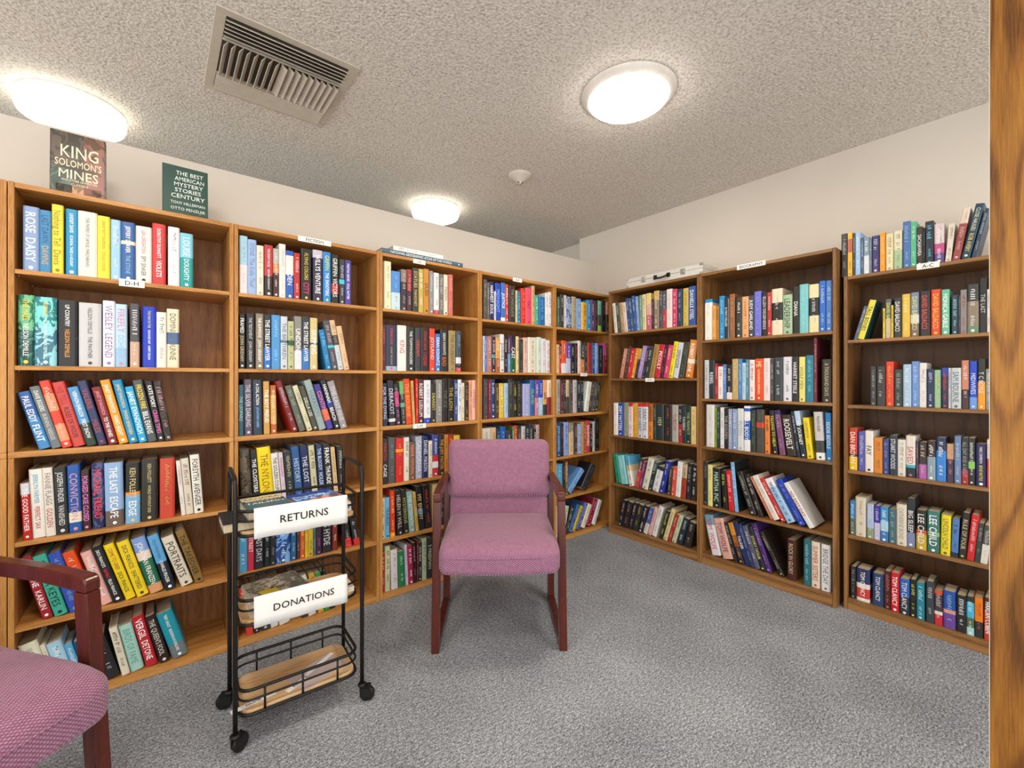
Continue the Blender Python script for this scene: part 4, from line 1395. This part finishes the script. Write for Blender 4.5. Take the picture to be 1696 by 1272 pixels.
def build_loose():
    g1 = 'returned books in the cart\'s top basket'; g2 = 'donated books in the cart\'s middle basket'
    T = Matrix.Translation; RZ = lambda a: Matrix.Rotation(math.radians(a), 4, 'Z')
    zt = .664 + .0127
    # top basket, left stack
    flat_book(CART @ T((-.224, -.086, zt)) @ RZ(2), .168, .150, .030, '2a2c30', 'ccc', 'thick book with dark cover at the bottom of the cart\'s left stack, sticking out', group=g1, flip=True)
    flat_book(CART @ T((-.158, -.098, zt + .0305)) @ RZ(4), .172, .128, .036, '3f6470', 'fff', 'teal book titled Tailspin on the left of the cart\'s top basket',
              title=[('#', .064, .142, .126, .05, 'd8c8a0', 0), ('#m', .064, .1, .126, .03, '35505c', 0), ('SANDRA', .064, .142, .11, .02, '3a3228', 0), ('BROWN', .064, .113, .11, .022, 'e8d9b0', 0), ('TAILSPIN', .064, .075, .116, .026, 'f2f2f2', 0)], group=g1, flip=True)
    flat_book(CART @ T((-.022, -.08, zt)) @ RZ(1), .15, .19, .036, 'e6dfd2', '777', 'cream book beneath the blue city book in the cart\'s top basket', group=g1)
    flat_book(CART @ T((-.004, -.088, zt + .0365)) @ RZ(10), .138, .155, .024, '2c5fae', 'fff', 'blue book with a city skyline cover lying in the cart\'s top basket',
              title=[('#', .077, .118, .148, .035, '2444a0', 0), ('#m', .077, .07, .15, .06, '6aa4dc', 0), ('#m', .095, .02, .11, .035, 'c85a3c', 0), ('#', .077, .096, .11, .006, 'a8c8f0', 0)], group=g1)
    # middle basket
    zt = .382 + .0127
    flat_book(CART @ T((-.152, -.09, zt)) @ RZ(1), .16, .12, .032, 'ded2c6', '653', 'pale pinkish book under the mottled grey book in the cart\'s middle basket', group=g2, flip=True)
    flat_book(CART @ T((-.138, -.098, zt + .033)) @ RZ(9), .165, .172, .019, '~8c8478', 'ddd', 'mottled grey book with yellow corner lying in the cart\'s middle basket', flip=True,
              title=[('#', .055, .045, .052, .05, 'c2aa2c', .2), ('#m', .11, .11, .1, .08, 'a89c90', .1)], group=g2)
    flat_book(CART @ T((.06, -.1, zt)) @ RZ(0), .07, .112, .018, 'e2d4c0', '866', 'cream paperback at the right end of the cart\'s middle basket', group=g2)
    # bottom tray: clear sleeve and label strips
    zt = .098 + .0125
    def sheet(name, M4, w, h, mat, lbl, cat, txt=None, th=.0006):
        o = empty(name, M=M4); q = MB(); q.box((-w/2, -h/2, 0), (w/2, h/2, th))
        if txt: letter(q, txt, w * .86, h * .6, T((0, 0, th + .0004)), 1)
        q.build('sheet', [mat, M['ink']], o); return tag(o, lbl, cat)
    sheet('plastic_sleeve', CART @ T((.062, -.03, zt)) @ RZ(24), .17, .11, M['sleeve'], 'clear plastic sleeve lying on the cart\'s bottom tray', 'sleeve')
    sheet('paper_strip', CART @ T((.078, .005, zt + .0012)) @ RZ(36), .135, .016, M['paper'], 'plain white paper strip on the clear sleeve in the bottom tray', 'strip')
    sheet('paper_strip', CART @ T((-.012, -.066, zt + .0012)) @ RZ(30), .075, .02, M['paper'], 'white strip lettered REL at the sleeve\'s corner in the bottom tray', 'strip', 'REL')
    sheet('paper_strip', CART @ T((-.14, -.074, zt + .0012)) @ RZ(9), .13, .019, M['paper'], 'white strip with black print at the left end of the bottom tray', 'strip', 'NUMB')
    # two books standing face out on the D-H bookcase
    def stand(x0, w, h, t, spec, lbl, rows, sidecol, y0, rz, tilt):
        M4 = T((x0, y0, 1.8305)) @ RZ(rz) @ Matrix.Rotation(math.radians(-tilt), 4, 'X')
        root = empty('book', M=M4); cov = MB(); pg = MB()
        # front board faces -y ; spine on the left (-x)
        R = Matrix(((0, 1, 0, 0), (-1, 0, 0, t), (0, 0, 1, 0), (0, 0, 0, 1)))
        book_geo(cov, pg, t, h, w, spec, sidecol, '-', 31, True, R)
        for (txt, u, v, ww, hh, col) in rows:
            F = T((u, -.0006, v)) @ Matrix.Rotation(PI / 2, 4, 'X')
            if txt[0] == '#': cov.add([(-ww/2, -hh/2, 0), (ww/2, -hh/2, 0), (ww/2, hh/2, 0), (-ww/2, hh/2, 0)], [(0, 1, 2, 3)], 0, (*lin(col), 1 if txt == '#m' else 0), False, T((0, .0003, 0)) @ F)
            else: letter(cov, txt, ww, hh, F, 0, (*lin(col), 0), 1.7)
        cov.build('cover', M['jacket'], root, True); pg.build('pages', M['pages'], root)
        tag(root, lbl, 'book', 'books standing face out on the D-H bookcase')
    stand(-2.966, .147, .232, .026, '~4a3a30', 'dark illustrated book with gold title standing face out nearest the round ceiling lamp', [
        ('#m', .115, .12, .055, .22, '7a3a28'), ('#m', .03, .05, .055, .09, '2f5044'), ('#m', .075, .02, .12, .035, 'a8643a'),
        ('KING', .077, .163, .106, .046, 'f0e2c0'), ('SOLOMON\'S', .074, .119, .124, .028, 'eadcb8'), ('MINES', .074, .079, .108, .035, 'efe0bc'), ('AND OTHER ADVENTURE', .077, .055, .095, .008, 'e0cfa8'), ('CLASSICS', .077, .042, .045, .008, 'e0cfa8')], 'caa', .035, 1.5, 3)
    stand(-2.652, .152, .212, .022, '2f4f45', 'dark green book of mystery stories standing face out on the D-H bookcase', [
        ('THE BEST', .09, .184, .092, .017, 'e8eeea'), ('AMERICAN', .09, .160, .1, .017, 'e8eeea'), ('MYSTERY', .086, .136, .106, .017, 'e8eeea'), ('STORIES', .084, .112, .112, .017, 'e8eeea'), ('CENTURY', .084, .087, .116, .018, 'e8eeea'), ('TONY HILLERMAN', .084, .058, .116, .012, 'dfe6e0'), ('OTTO PENZLER', .084, .034, .116, .012, 'dfe6e0')], 'ccc', .045, 1, 4)
    # atlas and white book lying on the atlas-topped bookcase
    flat_book(T((-1.752, .003, 1.8305)), .28, .5, .024, '3d6070', 'dfeaf0', 'large slate blue atlas lying flat on top of a honey oak bookcase', face='NATIONAL_GEOGRAPHIC_ATLAS_OF_THE_WORLD')
    flat_book(T((-1.685, .012, 1.8552)), .22, .305, .027, 'ecebe8', 'aaa', 'thick white book lying on the large atlas')

def build_briefcase():
    root = empty('briefcase', (.006, -.82, 1.8305), 0)
    w, dp, h = .574, .20, .068     # along y, into x, up
    q = MB(); q.cbox((0, 0, 0), (dp, w, h * .56), .003); q.build('lower_shell', M['alu'], root)
    q = MB(); q.cbox((0, 0, h * .57), (dp, w, h), .003); q.build('lid', M['alu'], root)
    q = MB()
    for y in (0, w):
        for x in (0, dp):
            for z in (0, h): q.cbox((x - .008 if x else -.002, y - .018 if y else -.002, z - .014 if z else 0), (x + .002 if x else .008, y + .002 if y else .018, z + .002 if z else .014), .001)
    q.build('corner_guard', M['chrome'], root)
    for y in (.13, .43):
        q = MB(); q.cbox((-.006, y - .016, .020), (-.0002, y + .016, .056), .001); q.cbox((-.009, y - .009, .03), (-.006, y + .009, .05), .001); q.build('latch', M['chrome'], root)
    q = MB(); f = lambda y, z: (-.022 if .255 < y < .325 else -.014, y, z)
    q.tube([(-.002, .235, .036), (-.018, .238, .034), (-.026, .25, .024), (-.027, .285, .02), (-.026, .32, .024), (-.018, .332, .034), (-.002, .335, .036)], .006, 0, 10)
    for y in (.235, .335): q.cbox((-.008, y - .012, .022), (-.0002, y + .012, .05), .001)
    q.build('handle', M['black'], root)
    tag(root, 'silver aluminium briefcase with black handle lying on a dark oak bookcase', 'briefcase')

# ------------------------------------------------------------------ ceiling fittings
CZ = 2.44
def build_ceiling_things():
    def disc(x, y, label, hide=False):
        r = empty('ceiling_lamp', (x, y, CZ))
        q = MB(); q.lathe([(.172, -.0245), (.178, -.0245), (.206, -.004), (.208, -.0005)], 64); q.build('trim_ring', M['lampwhite'], r)
        q = MB(); q.lathe([(.06, -.043), (.148, -.041), (.164, -.036), (.1715, -.029), (.1715, -.022)], 64); q.build('diffuser', M['glow'], r)
        tag(r, label, 'lamp', 'round ceiling lamps'); return r
    def drum(x, y, R, label):
        r = empty('ceiling_lamp', (x, y, CZ))
        q = MB(); q.lathe([(R - .01, -.012), (R - .004, -.011), (R - .004, -.0005)], 64); q.build('base_pan', M['lampwhite'], r)
        q = MB(); q.lathe([(R * .5, -.088), (R - .03, -.086), (R - .008, -.075), (R, -.055), (R, -.0125)], 64); q.build('diffuser', M['glow2'], r)
        tag(r, label, 'lamp', 'round ceiling lamps')
    disc(-1.025, -1.012, 'bright round disc lamp set in the textured ceiling above the carpet')
    disc(-2.93, -1.15, 'unseen round disc lamp in the ceiling near the camera'); disc(-2.93, -2.9, 'unseen round disc lamp in the ceiling behind the camera'); disc(-1.1, -3.1, 'unseen round disc lamp in the ceiling by the near wall')  # unseen lamps of the same kind, added for more even light
    drum(-2.975, .665, .188, 'white drum lamp behind the partition, above the book King Solomon\'s Mines')
    drum(-1.068, .665, .172, 'white drum lamp behind the partition, above the N-P bookcase')
    # smoke detector
    r = empty('smoke_detector', (-.907, -.115, CZ))
    q = MB(); q.lathe([(.07, -.0005), (.072, -.006), (.066, -.014)][::-1] and [(.02, -.046), (.024, -.04), (.036, -.034), (.062, -.012), (.073, -.006), (.073, -.0005)], 40); q.build('base', M['plasticwhite'], r)
    q = MB(); q.lathe([(.008, -.056), (.018, -.054), (.0195, -.0465)], 24); q.build('sensor_cap', M['plasticwhite'], r)
    q = MB()
    for a in range(0, 360, 90): q.box((.012, -.005, -.0545), (.0205, .005, -.048), 0, None, Matrix.Rotation(math.radians(a + 20), 4, 'Z'))
    q.build('sensor_slot', M['ventdark'], r)
    tag(r, 'small white smoke detector on the textured ceiling', 'smoke detector')
    # air register
    x0, x1, y0, y1 = -2.512, -2.02, -.425, .108
    r = empty('ceiling_vent', ((x0 + x1) / 2, (y0 + y1) / 2, CZ)); hx, hy = (x1 - x0) / 2, (y1 - y0) / 2
    q = MB(); b = .034
    for a, c in (((-hx, -hy), (hx, -hy + b)), ((-hx, hy - b), (hx, hy)), ((-hx, -hy + b), (-hx + b, hy - b)), ((hx - b, -hy + b), (hx, hy - b))):
        q.cbox((a[0], a[1], -.007), (c[0], c[1], -.0005), .002)
    for y in (-.267 + .1585, -.035 + .1585):
        q.box((-hx + b, y - .004, -.011), (hx - b, y + .004, -.0035))
    q.build('frame', M['vent'], r)
    q = MB(); q.box((-hx + .01, -hy + .01, -.0034), (hx - .01, hy - .01, -.0012)); q.build('duct_plate', M['ventdark'], r)
    def slat(q, p0, p1, w, ang, axis):
        a = math.radians(ang)
        if axis == 'x':
            d = Vector((0, math.cos(a), math.sin(a))) * w / 2; t = Vector((0, -math.sin(a), math.cos(a))) * .0012
        else:
            d = Vector((math.cos(a), 0, math.sin(a))) * w / 2; t = Vector((-math.sin(a), 0, math.cos(a))) * .0012
        P0, P1 = Vector(p0), Vector(p1)
        vs = [P + s * d + k * t for P in (P0, P1) for s, k in ((-1, -1), (1, -1), (1, 1), (-1, 1))]
        q.add(vs, [(0,1,2,3),(7,6,5,4),(0,4,5,1),(1,5,6,2),(2,6,7,3),(3,7,4,0)])
    cy = (y0 + y1) / 2
    q = MB()
    for i in range(5): 
        y = (-.382 + .022 * i) - cy
        slat(q, (-hx + b, y, -.014), (hx - b, y, -.014), .023, 42, 'x')
    q.build('front_louvers', M['vent'], r)
    q = MB()
    for i in range(5):
        y = (-.016 + .02 * i) - cy
        slat(q, (-hx + b, y, -.014), (hx - b, y, -.014), .022, -22, 'x')
    q.build('rear_louvers', M['vent'], r)
    q = MB(); n = 17
    for i in range(n):
        x = -hx + b + .012 + (2 * hx - 2 * b - .024) * i / (n - 1)
        slat(q, (x, -.258 - cy, -.017), (x, -.044 - cy, -.017), .026, 55 if i < n / 2 - 1 else -40, 'y')
    q.build('middle_louvers', M['vent'], r)
    tag(r, 'off-white square air vent with three banks of slats in the ceiling', 'vent')

# ------------------------------------------------------------------ room shell
XW = .3175
def build_room():
    X0, Y0, Y1 = -5.2, -4.6, 3.2
    q = MB(); q.box((X0, Y0, -.05), (XW + .2, Y1, 0)); struct('floor', q, M['carpet'])
    q = MB(); q.box((X0, Y0, CZ), (XW + .2, Y1, CZ + .05)); struct('ceiling', q, M['popcorn'])
    q = MB(); q.box((XW, Y0, 0), (XW + .15, .5, CZ)); struct('wall_right', q, M['paint'])
    q = MB(); q.box((XW + .09, .5, 0), (XW + .2, Y1, CZ)); struct('wall_right_far', q, M['paint'])
    q = MB(); q.box((X0, .3, 0), (XW, .42, 2.17)); struct('wall_partition', q, M['paint'])
    q = MB(); q.box((X0, Y1, 0), (XW + .2, Y1 + .1, CZ)); struct('wall_far', q, M['paint'])
    # wooden casing standing close at the right
    xa = -1.46; ye = -2.2086 + .06158 * (xa + 2.6611)
    q = MB(); q.cbox((xa, ye - .32, .0), (xa + .05, ye - .0012, CZ), .0015); o = struct('trim_1', q, M['ply'])
    q = MB(); q.box((xa + .002, ye - .0012, .0), (xa + .048, ye, CZ)); struct('trim_2', q, M['plasticwhite'])
    # ceiling drywall seams: low ridges under the texture
    for i, (ya, w) in enumerate(((-1.62, .03),)):
        pass

# ------------------------------------------------------------------ camera and render look
def build_camera():
    cam = bpy.data.cameras.new('camera'); o = bpy.data.objects.new('camera', cam); COL.objects.link(o)
    th = CAMTH
    o.location = (-2.6611, -2.2086, 1.1582)
    o.rotation_euler = (PI / 2, 0, th - PI / 2)
    cam.sensor_width = 36; cam.sensor_fit = 'HORIZONTAL'; cam.lens = 722.81 / 1696 * 36
    cam.shift_y = -(636 - 629.31) / 1696
    cam.clip_start = .02
    S.camera = o
    S.view_settings.view_transform = 'Standard'; S.view_settings.look = 'None'; S.view_settings.gamma = 1
    S.view_settings.use_curve_mapping = False; S.view_settings.exposure = EXPO
    w = bpy.data.worlds.new('World'); S.world = w; w.use_nodes = True
    w.node_tree.nodes['Background'].inputs['Color'].default_value = (.9, .88, .84, 1)
    w.node_tree.nodes['Background'].inputs['Strength'].default_value = 2.3
    S.cycles.use_denoising = True
    S.cycles.max_bounces = 6; S.cycles.diffuse_bounces = 4; S.cycles.glossy_bounces = 3
    S.cycles.sample_clamp_indirect = 6

M['glow2'] = glow('lit drum diffuser', 'f4efe6', 3.6)
chars = sorted(set(''.join(ln.split(' ', 7)[-1] for ln in BOOKS.splitlines() if ln and ln[0] != '#') + "ABCDEFGHIJKLMNOPQRSTUVWXYZ-'/") - set('_+*{}'))
glyphs([c for c in chars if c != ' '])
build_room()
build_bookcases()
build_books()
chair((-1.5385, -.7355, 0), math.radians(-36.87), 'mauve upholstered armchair standing alone in front of the bookcases')
fx, fy = .60, -.80          # this one faces the camera's right
px, py = -2.745, -.725
chair((px - .2895 * .8 , py - .2895 * .6, 0), math.atan2(fy, fx) + PI / 2, 'mauve armchair cut off at the photo edge, nearest the D-H bookcase')
build_cart()
build_loose()
build_briefcase()
build_ceiling_things()
build_camera()
